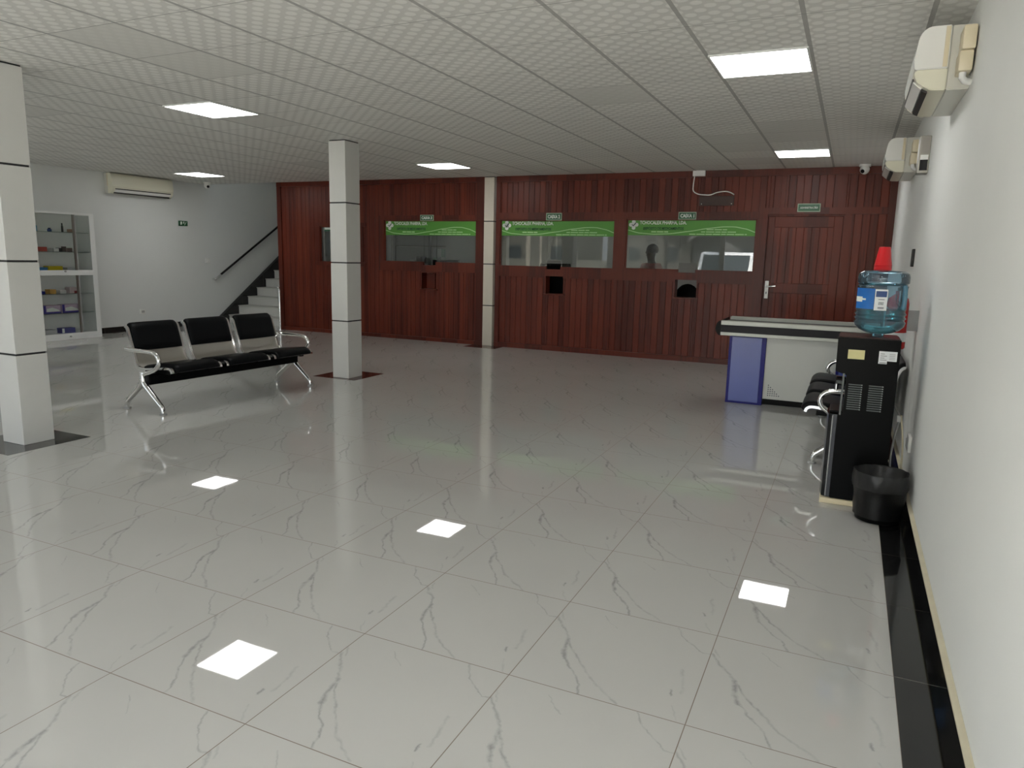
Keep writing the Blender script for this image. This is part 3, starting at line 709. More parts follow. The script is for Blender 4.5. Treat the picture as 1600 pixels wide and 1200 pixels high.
def banner(label, x0, x1, z0, z1):
    y = YP + 0.056; w = x1 - x0; h = z1 - z0
    t = thing('window_banner', label, 'banner', P((x0 + x1) / 2, y, z0), group='green pharmacy banners on the cashier windows')
    MB(U).box(x0, x1, y, y + 0.006, z0, z1).build('sheet', M['green'], t)
    def X(f): return x0 + w * f
    def Z(f): return z1 - h * f
    # wave line
    up = []
    for k in range(41):
        f = k / 40
        pts = [(0.0, .66), (.10, .86), (.22, .93), (.34, .90), (.5, .74), (.64, .56), (.76, .46), (.84, .46), (.92, .58), (1.0, .80)]
        for (a, va), (b, vb) in zip(pts, pts[1:]):
            if a <= f <= b:
                g = (f - a) / (b - a); g = g * g * (3 - 2 * g) * .35 + g * .65; up.append((X(f), y - 0.001, Z(va + (vb - va) * g))); break
    MB(U).strip(up, 0.002, 0.020).build('wave_line', M['pale_green'], t)
    # cross logo: four rounded lobes round a square, tick in the middle
    cx, cz, s = X(.055), Z(.35), h * .16
    lg = MB(U)
    lg.box(cx - s * .8, cx + s * .8, y - 0.003, y, cz - s * .8, cz + s * .8)
    for dx, dz in ((0, 1.15), (0, -1.15), (1.15, 0), (-1.15, 0)):
        lg.cyl((cx + dx * s, y - 0.003, cz + dz * s), s * .78, 0.003, 16, 'y')
    logo = lg.build('logo', M['white_print'], t)
    MB(U).strip([(cx - s * .7, y - 0.004, cz + s * .1), (cx - s * .2, y - 0.004, cz - s * .45), (cx + s * .9, y - 0.004, cz + s * .7)], 0.001, s * .35).build('tick', M['ink'], logo)
    MB(U).text('TCHOCALEX PHARMA, LDA.', X(.105), X(.475), Z(.37), Z(.10), y, 0.002, 0.028).build('company_name', M['white_print'], t)
    MB(U).text('DEPÓSITO DE MEDICAMENTOS', X(.135), X(.455), Z(.66), Z(.45), y, 0.002, 0.03).build('subtitle', M['deep_green'], t)
    r = random.Random(3)
    def words(f0, f1, za, zb, n, nm):
        mb = MB(U); a = f0
        while a < f1 - .01:
            b = min(f1, a + r.uniform(.03, .07)); mb.box(X(a), X(b), y - 0.002, y, Z(zb), Z(za)); a = b + .006
        mb.build(nm, M['pale_green'], t)
    words(.20, .335, .74, .82, 3, 'small_print'); words(.63, .79, .60, .66, 3, 'small_print'); words(.59, .85, .74, .80, 4, 'small_print'); words(.50, .93, .88, .94, 6, 'small_print')
banner('green pharmacy banner across the window under the CAIXA 1 sign', -3.43, -0.45, 2.925, 3.30)
banner('green pharmacy banner across the window under the CAIXA 2 sign', -6.78, -3.71, 2.885, 3.28)
banner('green pharmacy banner across the window under the CAIXA 3 sign', -10.37, -7.47, 2.87, 3.275)

jb = thing('junction_box', 'white junction box under the ceiling with a looping cable on the wood', 'junction box', P(-1.78, YP, 4.22))
MB(U).box(-1.92, -1.64, YP - 0.07, YP, 4.24, 4.362, 0.006).build('box', M['white_plastic'], jb)
MB(U).tube([(-1.88, YP - .03, 4.26), (-1.90, YP - .02, 4.05), (-1.89, YP - .02, 3.92), (-1.78, YP - .02, 3.85), (-1.62, YP - .02, 3.83), (-1.50, YP - .02, 3.83), (-1.36, YP - .02, 3.88), (-1.18, YP - .02, 3.90), (-1.06, YP - .02, 3.87), (-0.985, YP - .02, 3.825)], 0.013, 8, smooth_sub=5).build('cable', M['ac_grey'], jb, smooth=True)
pq = thing('wooden_plaque', 'dark bare wooden board fixed under the junction box cable', 'board', P(-1.36, YP, 3.59))
MB(U).box(-1.74, -0.98, YP - 0.025, YP, 3.59, 3.80, 0.004).build('board', M['wood_dark'], pq)
for x, z in ((-1.69, 3.63), (-1.03, 3.63)): MB(U).cyl((x, YP - 0.032, z), 0.012, 0.007, 8, 'y').build('screw', M['chrome'], pq)

# ------------------------------------------------------------------ staircase in the left corner
stt = thing('staircase', 'pale tiled staircase climbing behind left end of the wooden partition', 'staircase', P(-15.6, 14.4))
for i in range(9):
    MB(U).box(XL + 0.12, XP - .03, 14.40 + .43 * i, 14.40 + .43 * (i + 1) + (.0 if i < 8 else 1.0), 0.0, 0.26 + .287 * i, 0.004, 1).build('step', M['clad'], stt)
    MB(U).box(XL + 0.12, XP - .03, 14.375 + .43 * i, 14.40 + .43 * (i + 1), 0.235 + .287 * i, 0.262 + .287 * i).build('nosing', mat('step_nosing', (0.50, 0.50, 0.46), 0.4) if i == 0 else bpy.data.materials['step_nosing'], stt)
sp = [(14.0, 0.0), (14.40, 0.0)]
for i in range(9): sp += [(14.40 + .43 * i, .26 + .287 * i), (14.83 + .43 * i, .26 + .287 * i)]
sp += [(18.27, 3.05), (14.0, 0.17)]
struct(MB(U).prism([(14.0, 0.0), (18.6, 0.0), (18.6, 3.38), (14.0, 0.165)], 'x', XL, XL + 0.12).build('baseboard_stair', M['black_granite']))
hrx = XL + 0.10
hr = thing('handrail', 'dark handrail with chrome end rising along the stair wall', 'handrail', P(hrx, 13.9, 1.4))
MB(U).tube([(hrx, 14.12, 1.56), (hrx, 17.6, 3.68)], 0.035, 12).build('rail', M['black_gloss'], hr, smooth=True)
MB(U).tube([(XL + .01, 13.90, 1.43), (hrx - .03, 13.90, 1.42), (hrx, 13.93, 1.435), (hrx, 14.13, 1.562)], 0.038, 12, smooth_sub=4).build('end', M['chrome'], hr, smooth=True)
for yy in (14.6, 16.4):
    MB(U).tube([(XL + .005, yy, 1.56 + (yy - 14.12) * .609 - .08), (hrx, yy, 1.56 + (yy - 14.12) * .609 - .02)], 0.014, 8).build('bracket', M['chrome'], hr)
nw = thing('stair_post', 'chrome stair post with bent top at left end of the partition', 'post', P(-14.03, 13.55))
MB(U).tube([(-14.03, 13.55, 0.0), (-14.03, 13.55, 1.20), (-14.05, 13.55, 1.26), (-14.10, 13.56, 1.29), (-14.20, 13.60, 1.29)], 0.033, 12).build('post', M['chrome'], nw, smooth=True)
MB(U).cyl((-14.03, 13.55, 0.0), 0.07, 0.02, 16).build('floor_flange', M['chrome'], nw, smooth=True)

# ------------------------------------------------------------------ display cabinet with medicine boxes
CXF = -16.5; CY0, CY1 = 7.65, 9.50
cab = thing('display_cabinet', 'white glass fronted display cabinet of medicines against the left wall', 'cabinet', P((XL + CXF) / 2, (CY0 + CY1) / 2))
MB(U).box(XL + .06, CXF, CY0, CY0 + .10, 0, 3.15).build('side_panel', M['white_lam'], cab)
MB(U).box(XL + .06, CXF, CY1 - .13, CY1, 0, 3.15).build('side_panel', M['white_lam'], cab)
MB(U).box(XL + .03, CXF - .03, CY0, CY1, 3.16, 3.19).build('top_panel', M['shelf_glass'], cab)
MB(U).box(CXF - .03, CXF + .004, CY0, CY1, 3.15, 3.202).build('top_edge', M['white_lam'], cab)
MB(U).box(XL + .03, XL + .06, CY0, CY1, 0, 3.15).build('back_panel', M['white_lam'], cab)
def cab_drawer(z0, z1):
    d = MB(U).box(XL + .06, CXF + .012, CY0 + .10, CY1 - .13, z0, z1, 0.004, 1).build('drawer', M['white_lam'], cab)
    MB(U).cyl((CXF + .012, 8.62, z0 + min(.16, (z1 - z0) * .5) if z1 - z0 > .15 else z1 - .03), 0.022, 0.03, 12, 'x').build('knob', M['mid_grey'], d, smooth=True)
cab_drawer(1.63, 1.76); cab_drawer(0.0, 0.16)
SH = (2.71, 2.22, 1.17, 0.68)
for z in SH:
    MB(U).box(XL + .07, CXF - .05, CY0 + .10, CY1 - .13, z - .016, z).build('glass_shelf', glass_mat('green_shelf_glass', (0.90, 0.97, 0.94), 1.3, 0.05, (0.35, 0.45, 0.40), 0.25) if z == SH[0] else bpy.data.materials['green_shelf_glass'], cab)
for z0, z1 in ((1.76, 3.15), (0.16, 1.63)):
    MB(U).box(CXF - .004, CXF + .012, 8.90, 8.945, z0, z1).build('door_rail', M['steel'], cab)
    MB(U).box(CXF - .004, CXF + .010, 8.955, 8.985, z0, z1).build('door_rail', M['mid_grey'], cab)
    MB(U).box(CXF - .014, CXF - .004, CY0 + .10, CY1 - .13, z0, z1).build('glass_door', M['shelf_glass'], cab)
BX = [ # y0,y1,z,h,material,label
    (8.00, 8.10, 2.71, .20, ('cyan_pack', (.03, .30, .50)), 'cyan bottle on the top shelf of the cabinet', 'bottle'),
    (8.36, 8.46, 2.71, .09, ('dark_blue_jar', (.02, .05, .20)), 'small dark blue jar on the top cabinet shelf', 'jar'),
    (8.70, 8.75, 2.71, .22, ('black_pack', (.012, .012, .012)), 'thin black bottle on the top cabinet shelf', 'bottle'),
    (8.96, 9.02, 2.71, .08, ('tan_pack', (.45, .28, .20)), 'tiny tan box at right of the top cabinet shelf', 'box'),
    (8.03, 8.28, 2.22, .11, ('red_pack', (.42, .08, .06)), 'red medicine carton on the second cabinet shelf', 'box'),
    (8.31, 8.42, 2.22, .07, ('grey_pack', (.42, .42, .40)), 'small grey carton right of the red carton', 'box'),
    (8.45, 8.58, 2.22, .08, ('white_pack', (.68, .68, .66)), 'small white carton on the second cabinet shelf', 'box'),
    (8.62, 8.67, 2.22, .09, ('dark_pack', (.06, .05, .05)), 'narrow dark carton on the second cabinet shelf', 'box'),
    (8.77, 8.93, 2.22, .13, ('brown_pack', (.16, .11, .10)), 'brown and white carton by the shelf track', 'box'),
    (8.05, 8.25, 1.76, .07, ('blue_pack', (.05, .22, .48)), 'flat blue carton above the middle drawer', 'box'),
    (8.27, 8.64, 1.76, .10, ('yellow_pack', (.62, .50, .01)), 'bright yellow carton above the middle drawer', 'box'),
    (8.76, 9.05, 1.76, .06, ('pale_pack', (.52, .54, .55)), 'pale grey blister carton right of the yellow carton', 'box'),
    (8.00, 8.14, 1.17, .07, ('navy_pack', (.015, .025, .25)), 'flat navy carton on shelf below the middle drawer', 'box'),
    (8.26, 8.42, 1.17, .11, ('orange_pack', (.55, .32, .08)), 'orange carton on shelf below the middle drawer', 'box'),
    (8.52, 8.68, 1.17, .09, ('white_pack', (.68, .68, .66)), 'plain white carton right of the orange carton', 'box'),
    (8.78, 9.00, 1.17, .15, ('pinkish_pack', (.62, .50, .50)), 'white and red carton by the track below the middle drawer', 'box'),
    (8.06, 8.50, 0.68, .20, ('lilac_pack', (.55, .44, .55)), 'left one of two large lilac and purple glove boxes', 'box'),
    (8.54, 9.00, 0.68, .21, ('lilac_pack', (.55, .44, .55)), 'right one of two large lilac and purple glove boxes', 'box'),
    (8.00, 8.36, 0.16, .11, ('pale_pack', (.52, .54, .55)), 'pale carton at the cabinet bottom left', 'box'),
    (8.48, 8.84, 0.16, .13, ('indigo_pack', (.10, .11, .34)), 'indigo carton at the cabinet bottom right of a pale carton', 'box'),
]
for y0, y1, z, h, (mn, mc), lab, cat in BX:
    xf = CXF - .10
    if cat in ('bottle', 'jar'):
        r = (y1 - y0) / 2; c = ((xf - r), (y0 + y1) / 2, z)
        o = thing('medicine_' + cat, lab, cat, P(*c), group='medicines in the display cabinet')
        MB(U).lathe([(r * .9, 0), (r, .01), (r, h * .62), (r * .55, h * .76), (r * .5, h * .80)], 16, Matrix.Translation(c)).build('body', cmat(mn, mc), o, smooth=True)
        MB(U).cyl((c[0], c[1], z + h * .80), r * .62, h * .20, 14).build('cap', cmat('pack_cap_' + mn, tuple(v * .5 for v in mc)), o, smooth=True)
    else:
        o = thing('medicine_box', lab, cat, P(xf - .1, (y0 + y1) / 2, z), group='medicines in the display cabinet')
        MB(U).box(xf - .2, xf, y0, y1, z, z + h, 0.003, 1).build('carton', cmat(mn, mc), o)
        w = y1 - y0
        if mn == 'lilac_pack':
            MB(U).box(xf, xf + .003, y0, y1, z, z + .04).box(xf, xf + .003, y0, y0 + .06, z + .04, z + h).build('purple_band', cmat('purple_print', (.05, .04, .26)), o)
            MB(U).prism([(y0 + .08, z + .05), (y1 - .03, z + .05), (y1 - .06, z + h * .45), (y0 + w * .5, z + h * .75), (y0 + .08, z + h * .6)], 'x', xf, xf + .003).build('white_field', M['white_print'], o)
        elif mn == 'pinkish_pack':
            MB(U).box(xf, xf + .003, y0 + w * .5, y1, z, z + h * .4).build('red_field', cmat('dull_red', (.30, .05, .05)), o)
        elif mn == 'brown_pack':
            MB(U).box(xf, xf + .003, y0, y1, z + h * .75, z + h).build('white_field', M['white_print'], o)
        elif mn == 'indigo_pack':
            MB(U).box(xf, xf + .003, y0 + .01, y0 + .07, z + .01, z + h - .01).build('white_field', M['white_print'], o)

# ------------------------------------------------------------------ three-seat waiting benches
def bench(label, cx, cy, rot):
    """local: x along the bench, y forward"""
    t = thing('waiting_bench', label, 'bench', P(cx, cy), rot, group='three-seat steel waiting benches')
    L = 1.80; SW = 0.54; LS = L - 0.08; G = (LS - 3 * SW) / 2
    prof = [(.335, .372), (.325, .398), (.29, .412), (.20, .405), (.05, .388), (-.07, .378), (-.125, .388), (-.155, .420), (-.172, .46), (-.202, .555), (-.243, .68), (-.26, .73), (-.278, .749), (-.292, .752)]
    P3 = catmull([Vector((0, a, b)) for a, b in prof], 4)
    for i in range(3):
        xc = -LS / 2 + SW / 2 + i * (SW + G)
        sh = MB().strip([(xc, p.y, p.z) for p in P3], SW - .03, .004, (1, 0, 0)).build('seat_shell', M['steel'], t, smooth=True, local=True)
        sd = [p for p in P3 if p.y > -.10 and p.z < .43]
        pad = MB()
        n = len(sd)
        def padmesh(mb, path, w, th, off):
            tb = bmesh.new(); rings = []
            for k, p in enumerate(path):
                d = (path[min(k + 1, len(path) - 1)] - path[max(k - 1, 0)]).normalized(); nr = Vector((0, d.z, -d.y))
                if nr.z < 0 and abs(d.y) > abs(d.z): nr = -nr
                if abs(d.z) > abs(d.y): nr = Vector((0, abs(d.z), d.y * (1 if d.z < 0 else -1)))
                e = min(k, len(path) - 1 - k); tt = th * (0.55 if e == 0 else 0.9 if e == 1 else 1.0)
                ring = []
                for sx, hh in ((-.5, 0), (-.5, .6), (-.47, .92), (-.40, 1), (.40, 1), (.47, .92), (.5, .6), (.5, 0)):
                    ring.append(tb.verts.new(Vector((xc + sx * w, 0, 0)) + Vector((0, p.y, p.z)) + nr * (off + hh * tt)))
                rings.append(ring)
            m = len(rings[0])
            for A, B in zip(rings, rings[1:]):
                for q in range(m): tb.faces.new((A[q], A[(q + 1) % m], B[(q + 1) % m], B[q]))
            tb.faces.new(rings[0][::-1]); tb.faces.new(rings[-1])
            bmesh.ops.recalc_face_normals(tb, faces=tb.faces)
            mb.add(tb)
        padmesh(pad, sd, SW - .075, .034, .003); pad.build('seat_cushion', M['black_leather'], t, smooth=True, local=True)
        bk = [p for p in P3 if p.z > .515]
        pad2 = MB(); padmesh(pad2, bk, SW - .06, .030, .003); pad2.build('back_cushion', M['black_leather'], t, smooth=True, local=True)
        for sx in (-1, 1):
            MB().strip([(xc + sx * (SW / 2 - .012), p.y, p.z) for p in P3], .022, .020, (1, 0, 0)).build('side_frame', M['chrome'], t, smooth=True, local=True)
    MB().box(-L / 2 + .0, L / 2, -.03, .085, .250, .345, 0.008).build('beam', M['black_plastic'], t, local=True)
    for i in range(3):
        xc = -LS / 2 + SW / 2 + i * (SW + G)
        for sx in (-.2, .2): MB().box(xc + sx - .02, xc + sx + .02, -.10, .26, .344, .378).build('seat_bracket', M['black_plastic'], t, local=True)
    for sx in (-1, 1):
        x = sx * (L / 2 + .005)
        lg = MB()
        lg.tube([(x, 0, .36), (x, 0, .285), (x, .005, .27)], .026, 12)
        for sy in (-1, 1):
            lg.tube([(x, 0, .30), (x, sy * .02, .255), (x, sy * .10, .185), (x, sy * .20, .105), (x, sy * .248, .06), (x, sy * .255, .012)], [.031, .018], 12, smooth_sub=4)
        lgo = lg.build('leg', M['chrome'], t, smooth=True, local=True)
        for sy in (-1, 1):
            MB().cyl((x, sy * .255, 0.0), .030, .012, 18).build('foot_pad', M['mid_grey'], lgo, smooth=True, local=True)
        am = MB().tube([(x, -.215, .560), (x, -.12, .553), (x, .12, .553), (x, .205, .535), (x, .240, .480), (x, .215, .425), (x, .14, .380), (x, .05, .352), (x, 0, .335)], .019, 12, smooth_sub=5)
        am.build('armrest', M['chrome'], t, smooth=True, local=True)
    return t
bench('black three-seat bench with chrome arms standing alone in the hall at left', -7.52, 5.17, -math.pi / 2 - math.radians(4))
bench('black three-seat bench along the right wall, mostly hidden behind the water cooler', 1.745, 7.15, math.pi / 2)

# ------------------------------------------------------------------ checkout counter
ck = thing('checkout_counter', 'checkout counter with blue end and black belt near the right wall', 'counter', P(0.8, 9.4), 0)
def cbox(*a, bevel=0.004): return MB(U).box(*a, bevel, 1)
TZ = 1.14
be = cbox(-0.20, 0.39, 9.08, 9.82, 0.0, TZ).build('end_leg', M['blue_edge'], ck)
cbox(-0.155, 0.325, 9.068, 9.08, 0.035, TZ - .02).build('panel', M['blue_panel'], be)
be2 = cbox(1.47, 2.02, 9.10, 9.82, 0.0, TZ).build('end_leg', M['blue_edge'], ck)
cbox(1.51, 1.98, 9.088, 9.10, 0.035, TZ - .02).build('panel', M['blue_panel'], be2)
gp = cbox(0.39, 1.47, 9.12, 9.80, 0.11, TZ).build('side_panel', M['grey_panel'], ck)
dots = MB(U)
for r in range(6):
    for c in range(r + 1):
        dots.cyl((0.475 + c * .034, 9.118, 0.345 - r * .034), 0.010, 0.003, 6, 'y')
dots.build('dot_print', M['ink'], gp)
cbox(0.39, 1.47, 9.22, 9.72, 0.0, 0.11).build('kick_plate', M['black_plastic'], ck)  # black stands in for the floor shadow under the grey panel
cbox(-0.36, 2.06, 8.98, 9.90, TZ, TZ + .055).build('lower_rail', M['alu'], ck)
bl = MB(U).prism([(8.985, TZ + .055), (8.985, TZ + .175), (9.89, TZ + .175), (9.89, TZ + .055)], 'x', -0.34, 2.05).build('belt_side', M['belt'], ck)
cbox(-0.34, 2.06, 8.975, 9.10, TZ + .175, TZ + .245).build('front_rail', M['alu'], ck)
cbox(-0.30, 2.06, 9.72, 9.90, TZ + .175, TZ + .265).build('rear_rail', M['alu'], ck)
cbox(-0.33, 2.05, 9.10, 9.72, TZ + .175, TZ + .215).build('belt', M['belt'], ck)
en = MB(U)
pts = [(-0.34, TZ - .005)] + [(-0.34 - .085 * math.sin(math.pi * k / 10), TZ + .12 - .125 * math.cos(math.pi * k / 10)) for k in range(11)] + [(-0.34, TZ + .245)]
en.prism(pts, 'y', 8.975, 9.905).build('belt_end', M['black_plastic'], ck, smooth=True)

# ------------------------------------------------------------------ water cooler, jug, cup, bin
wx0, wy0 = 1.478, 4.18       # tiles
base = thing('cooler_base', 'yellowed foam slab under the black water cooler', 'slab', P(wx0 + .28, wy0 + .25))
MB(U).box(wx0 - 0.005, wx0 + .585, wy0 - .012, wy0 + .50, 0.0, 0.055, 0.006).build('slab', M['foam'], base)
wc = thing('water_cooler', 'tall black water cooler against the right wall', 'water cooler', P(wx0 + .28, wy0 + .25, 0.056))
Zb = 0.056; k = 1 / U
def wbx(a0, a1, b0, b1, c0, c1, bev=0.006): return MB(U).box(wx0 + a0 * k, wx0 + a1 * k, wy0 + b0 * k, wy0 + b1 * k, c0 * k, c1 * k, bev * k, 2)
MB(U).prism([(wx0 + a * k, c * k) for a, c in ((.050, .036), (.350, .036), (.350, 1.03), (.014, 1.03), (.016, .825), (.078, .805), (.078, .575), (.050, .56))], 'y', wy0, wy0 + .30 * k, 0.006).build('body', M['black_plastic'], wc)
fpn = [(.0, .02)] + [(-.012 * math.sin(math.pi * j / 8), .02 + .26 * j / 8) for j in range(9)]
MB(U).prism([(wx0 + (.003 + a) * k, wy0 + b * k) for a, b in [(.05, .004), (.02, .004)] + fpn + [(.02, .296), (.05, .296)]], 'z', .040 * k, .56 * k, 0.004).build('front_panel', M['black_gloss'], wc, smooth=True)
wbx(.058, .070, -.004, .002, .56, .815, .002).build('side_trim', M['grey_vent'], wc)
wbx(.024, .030, -.003, .002, .045, .555, .001).build('side_trim', M['mid_grey'], wc)
for a0, a1 in ((.095, .170), (.205, .282)):
    v = MB(U)
    for j in range(12):
        zz = .600 + j * .0135
        v.box(wx0 + a0 * k, wx0 + a1 * k, wy0 - .0022 * k, wy0 + .001, zz * k, (zz + .006) * k)
    vo = v.build('vent', M['grey_vent'], wc)
    e = MB(U)
    for j in range(12):
        zz = .600 + j * .0135
        e.box(wx0 + (a1 - .006) * k, wx0 + a1 * k, wy0 - .0035 * k, wy0, zz * k, (zz + .006) * k)
    e.build('vent_end', mat('vent_end_grey', (.33, .35, .35), .35) if a0 < .1 else bpy.data.materials['vent_end_grey'], vo)
MB(U).box(wx0 + .075 * k, wx0 + .165 * k, wy0 - .003, wy0, .905 * k, .960 * k).build('yellow_sticker', M['yellow_paper'], wc)['label'] = 'blank yellow sticker on the cooler side'
ws = MB(U).box(wx0 + .240 * k, wx0 + .335 * k, wy0 - .003, wy0, .905 * k, .962 * k).box(wx0 + .240 * k, wx0 + .285 * k, wy0 - .003, wy0, .888 * k, .905 * k).build('white_label', M['paper'], wc)
wl = MB(U)
for j in range(4): wl.box(wx0 + .248 * k, wx0 + (.27 + .012 * (j % 2)) * k, wy0 - .005, wy0 - .003, (.945 - j * .012) * k, (.949 - j * .012) * k).box(wx0 + .295 * k, wx0 + .325 * k, wy0 - .005, wy0 - .003, (.945 - j * .010) * k, (.948 - j * .010) * k)
wl.box(wx0 + .246 * k, wx0 + .282 * k, wy0 - .005, wy0 - .003, .891 * k, .897 * k).build('print', M['mid_grey'], ws)
for b in (.09, .21):
    tp = wbx(.02, .078, b - .015, b + .015, .735, .765).build('tap', M['black_gloss'], wc)
    MB(U).cyl((wx0 + .03 * k, wy0 + b * k, .70 * k), .010 * k, .04 * k, 10).build('spout', M['chrome'], tp, smooth=True)
wbx(.004, .078, .03, .27, .562, .578).build('drip_tray', M['black_plastic'], wc)
wbx(.02, .34, .01, .29, 1.029, 1.036, .003).build('top_plate', mat('maroon_top', (.05, .018, .014), .3), wc)

JX, JY, JZ = 1.845, 4.42, 1.037 * k
jg = thing('water_jug', 'big translucent blue water jug half full on top of the cooler', 'water jug', P(JX, JY, JZ))
R = .140
pr = [(.03, 0.0), (.032, .012), (.075, .022), (.112, .040), (.133, .062), (R, .085), (R - .009, .098), (R, .110), (R - .009, .122), (R, .134), (R - .009, .148), (R - .002, .165), (R - .004, .18), (R - .004, .285), (R, .298), (R - .010, .308), (R, .318), (R, .352), (R - .006, .372), (R - .026, .386), (.05, .390), (0.0, .388)]
def dent(a, r, z):
    d = abs((a + math.pi) % (2 * math.pi) - math.pi)
    g = max(0.0, 1 - (d / 0.55) ** 2) * max(0.0, 1 - ((z - .235) / .075) ** 2)
    return r * (1 - .42 * g)
ja = Matrix.Translation((JX * U, JY * U, JZ * U)) @ Matrix.Rotation(math.radians(-25), 4, 'Z')
pr2 = []
for (r0, z0), (r1, z1) in zip(pr, pr[1:]):
    nseg = max(1, int((z1 - z0) / .015))
    for j in range(nseg): pr2.append((r0 + (r1 - r0) * j / nseg, z0 + (z1 - z0) * j / nseg))
pr2.append(pr[-1])
MB().lathe(pr2, 56, ja, dent).build('shell', M['jug'], jg, smooth=True)
MB().lathe([(.02, .012), (.07, .028), (.108, .045), (.129, .066), (R - .011, .09), (R - .011, .172), (0.0, .172)], 48, ja).build('water', M['water'], jg, smooth=True)
hb = MB(); hp_ = [ja @ Vector((.122, 0, .165)), ja @ Vector((.130, 0, .20)), ja @ Vector((.130, 0, .27)), ja @ Vector((.122, 0, .305))]
hb.tube(hp_, .013, 12, smooth_sub=4).build('handle', mat('blue_handle', (.10, .24, .33), .3), jg, smooth=True)
def patch(mb, a0, a1, z0, z1, r, n=10):
    tb = bmesh.new(); rows = []
    for j in range(n + 1):
        a = a0 + (a1 - a0) * j / n; rows.append((tb.verts.new((r * math.cos(a), r * math.sin(a), z0)), tb.verts.new((r * math.cos(a), r * math.sin(a), z1))))
    for A, B in zip(rows, rows[1:]): tb.faces.new((A[0], B[0], B[1], A[1]))
    mx = Matrix.Translation((JX * U, JY * U, JZ * U)); mb.add(tb, mx); return mb
dg = math.radians
cdir = math.degrees(math.atan2(CY - JY, CX - JX)) % 360      # bearing of the camera from the jug, for nothing but the label's front
sky = patch(MB(), dg(196), dg(252), .165, .285, R + .0015).build('sky_label', M['sky_blue'], jg, smooth=True)
cl = patch(MB(), dg(196), dg(222), .205, .235, R + .0022)
patch(cl, dg(206), dg(232), .216, .226, R + .0024).build('white_flash', M['white_print'], sky)
wlb = patch(MB(), dg(253), dg(280), .160, .282, R + .0020).build('white_label', M['paper'], jg, smooth=True)
patch(MB(), dg(255), dg(278), .238, .272, R + .0027).build('blue_field', M['navy'], wlb)
bc = MB()
for j in range(7): patch(bc, dg(262 + j * 1.6), dg(262.8 + j * 1.6), .192, .210, R + .0027, 1)
for zz in (.222, .176, .170): patch(bc, dg(261), dg(274), zz, zz + .0035, R + .0027, 3)
bc.build('barcode', M['ink'], wlb)
cp = thing('plastic_cup', 'stack of red plastic cups upside down on the water jug', 'cup', P(JX - .02, JY, JZ + .390 * k))
cz = .3905
for j in range(3):
    zz = j * .012
    MB().lathe([(.047, zz), (.049, zz + .003), (.047, zz + .008), (.031, zz + .108), (.028, zz + .112), (0, zz + .112)], 28, Matrix.Translation(((JX - .02) * U, JY * U, JZ * U + cz))).build('cup', M['red'], cp, smooth=True)

BXc, BYc = 1.985, 3.90
bn = thing('waste_bin', 'round waste bin lined with a black bag beside the water cooler', 'bin', P(BXc, BYc))
bm = Matrix.Translation((BXc * U, BYc * U, 0.0))
rb = random.Random(5); ph = [rb.uniform(0, 6.28) for _ in range(6)]
def crinkle(amp):
    def fn(a, r, z): return r * (1 + amp * (math.sin(9 * a + ph[0] + z * 30) * .5 + math.sin(17 * a + ph[1] - z * 50) * .35 + math.sin(5 * a + ph[2]) * .4))
    return fn
MB().lathe([(.105, 0.0), (.118, .006), (.122, .03), (.140, .27), (.138, .272), (.120, .03), (0.0, .02)], 40, bm).build('bucket', M['black_plastic'], bn, smooth=True)
MB().lathe([(.128, .03), (.132, .08), (.137, .15), (.141, .20), (.143, .205)], 60, bm, crinkle(.026)).build('bag_body', M['bag'], bn, smooth=True)
MB().lathe([(.143, .195), (.148, .21), (.147, .25), (.146, .283), (.143, .290), (.134, .284), (.118, .235), (.085, .19), (.04, .17), (0.0, .165)], 60, bm, crinkle(.038)).build('bag_collar', mat('bin_bag_fold_sheen', (0.013, 0.013, 0.013), 0.42, bump=1.0, bscale=26), bn, smooth=True)  # lighter grey puts the sheen of the folded bag into its colour

pc = MB(U).tube([(2.06, 4.66, 0.98), (2.10, 4.60, 0.92), (2.12, 4.52, 0.86), (2.09, 4.44, 0.70), (2.07, 4.36, 0.46), (2.10, 4.30, 0.30)], 0.010, 8, smooth_sub=5).build('power_cord', M['mid_grey'], wc, smooth=True)
MB(U).tube([(2.13, 4.50, 0.90), (2.17, 4.48, 0.62), (2.18, 4.46, 0.34), (2.17, 4.45, 0.20)], 0.009, 8, smooth_sub=5).build('earth_wire', M['cream_dark'], pc, smooth=True)
MB(U).box(2.095, 2.135, 4.49, 4.55, 0.83, 0.89, 0.006).build('plug', M['white_plastic'], pc)

fx, fyy, fzz = 2.045, 5.45, 1.46
fe = thing('fire_extinguisher', 'red fire extinguisher on right wall behind the water jug', 'fire extinguisher', P(fx, fyy, fzz))
fmx = Matrix.Translation((fx * U, fyy * U, fzz * U))
MB().lathe([(.062, 0), (.068, .01), (.068, .30), (.06, .335), (.03, .36), (.022, .365), (.022, .385)], 28, fmx).build('cylinder', M['red_paint'], fe, smooth=True)
MB().lathe([(.0695, .05), (.0695, .11)], 28, fmx).build('white_band', M['paper'], fe, smooth=True)
MB().box(fx * U - .012, fx * U + .03, fyy * U - .05, fyy * U + .02, fzz * U + .385, fzz * U + .41, .004).build('valve', M['black_plastic'], fe)
MB(U).box(WX - .12, WX, fyy - .03, fyy + .03, fzz + .2, fzz + .42).build('bracket', M['mid_grey'], fe)

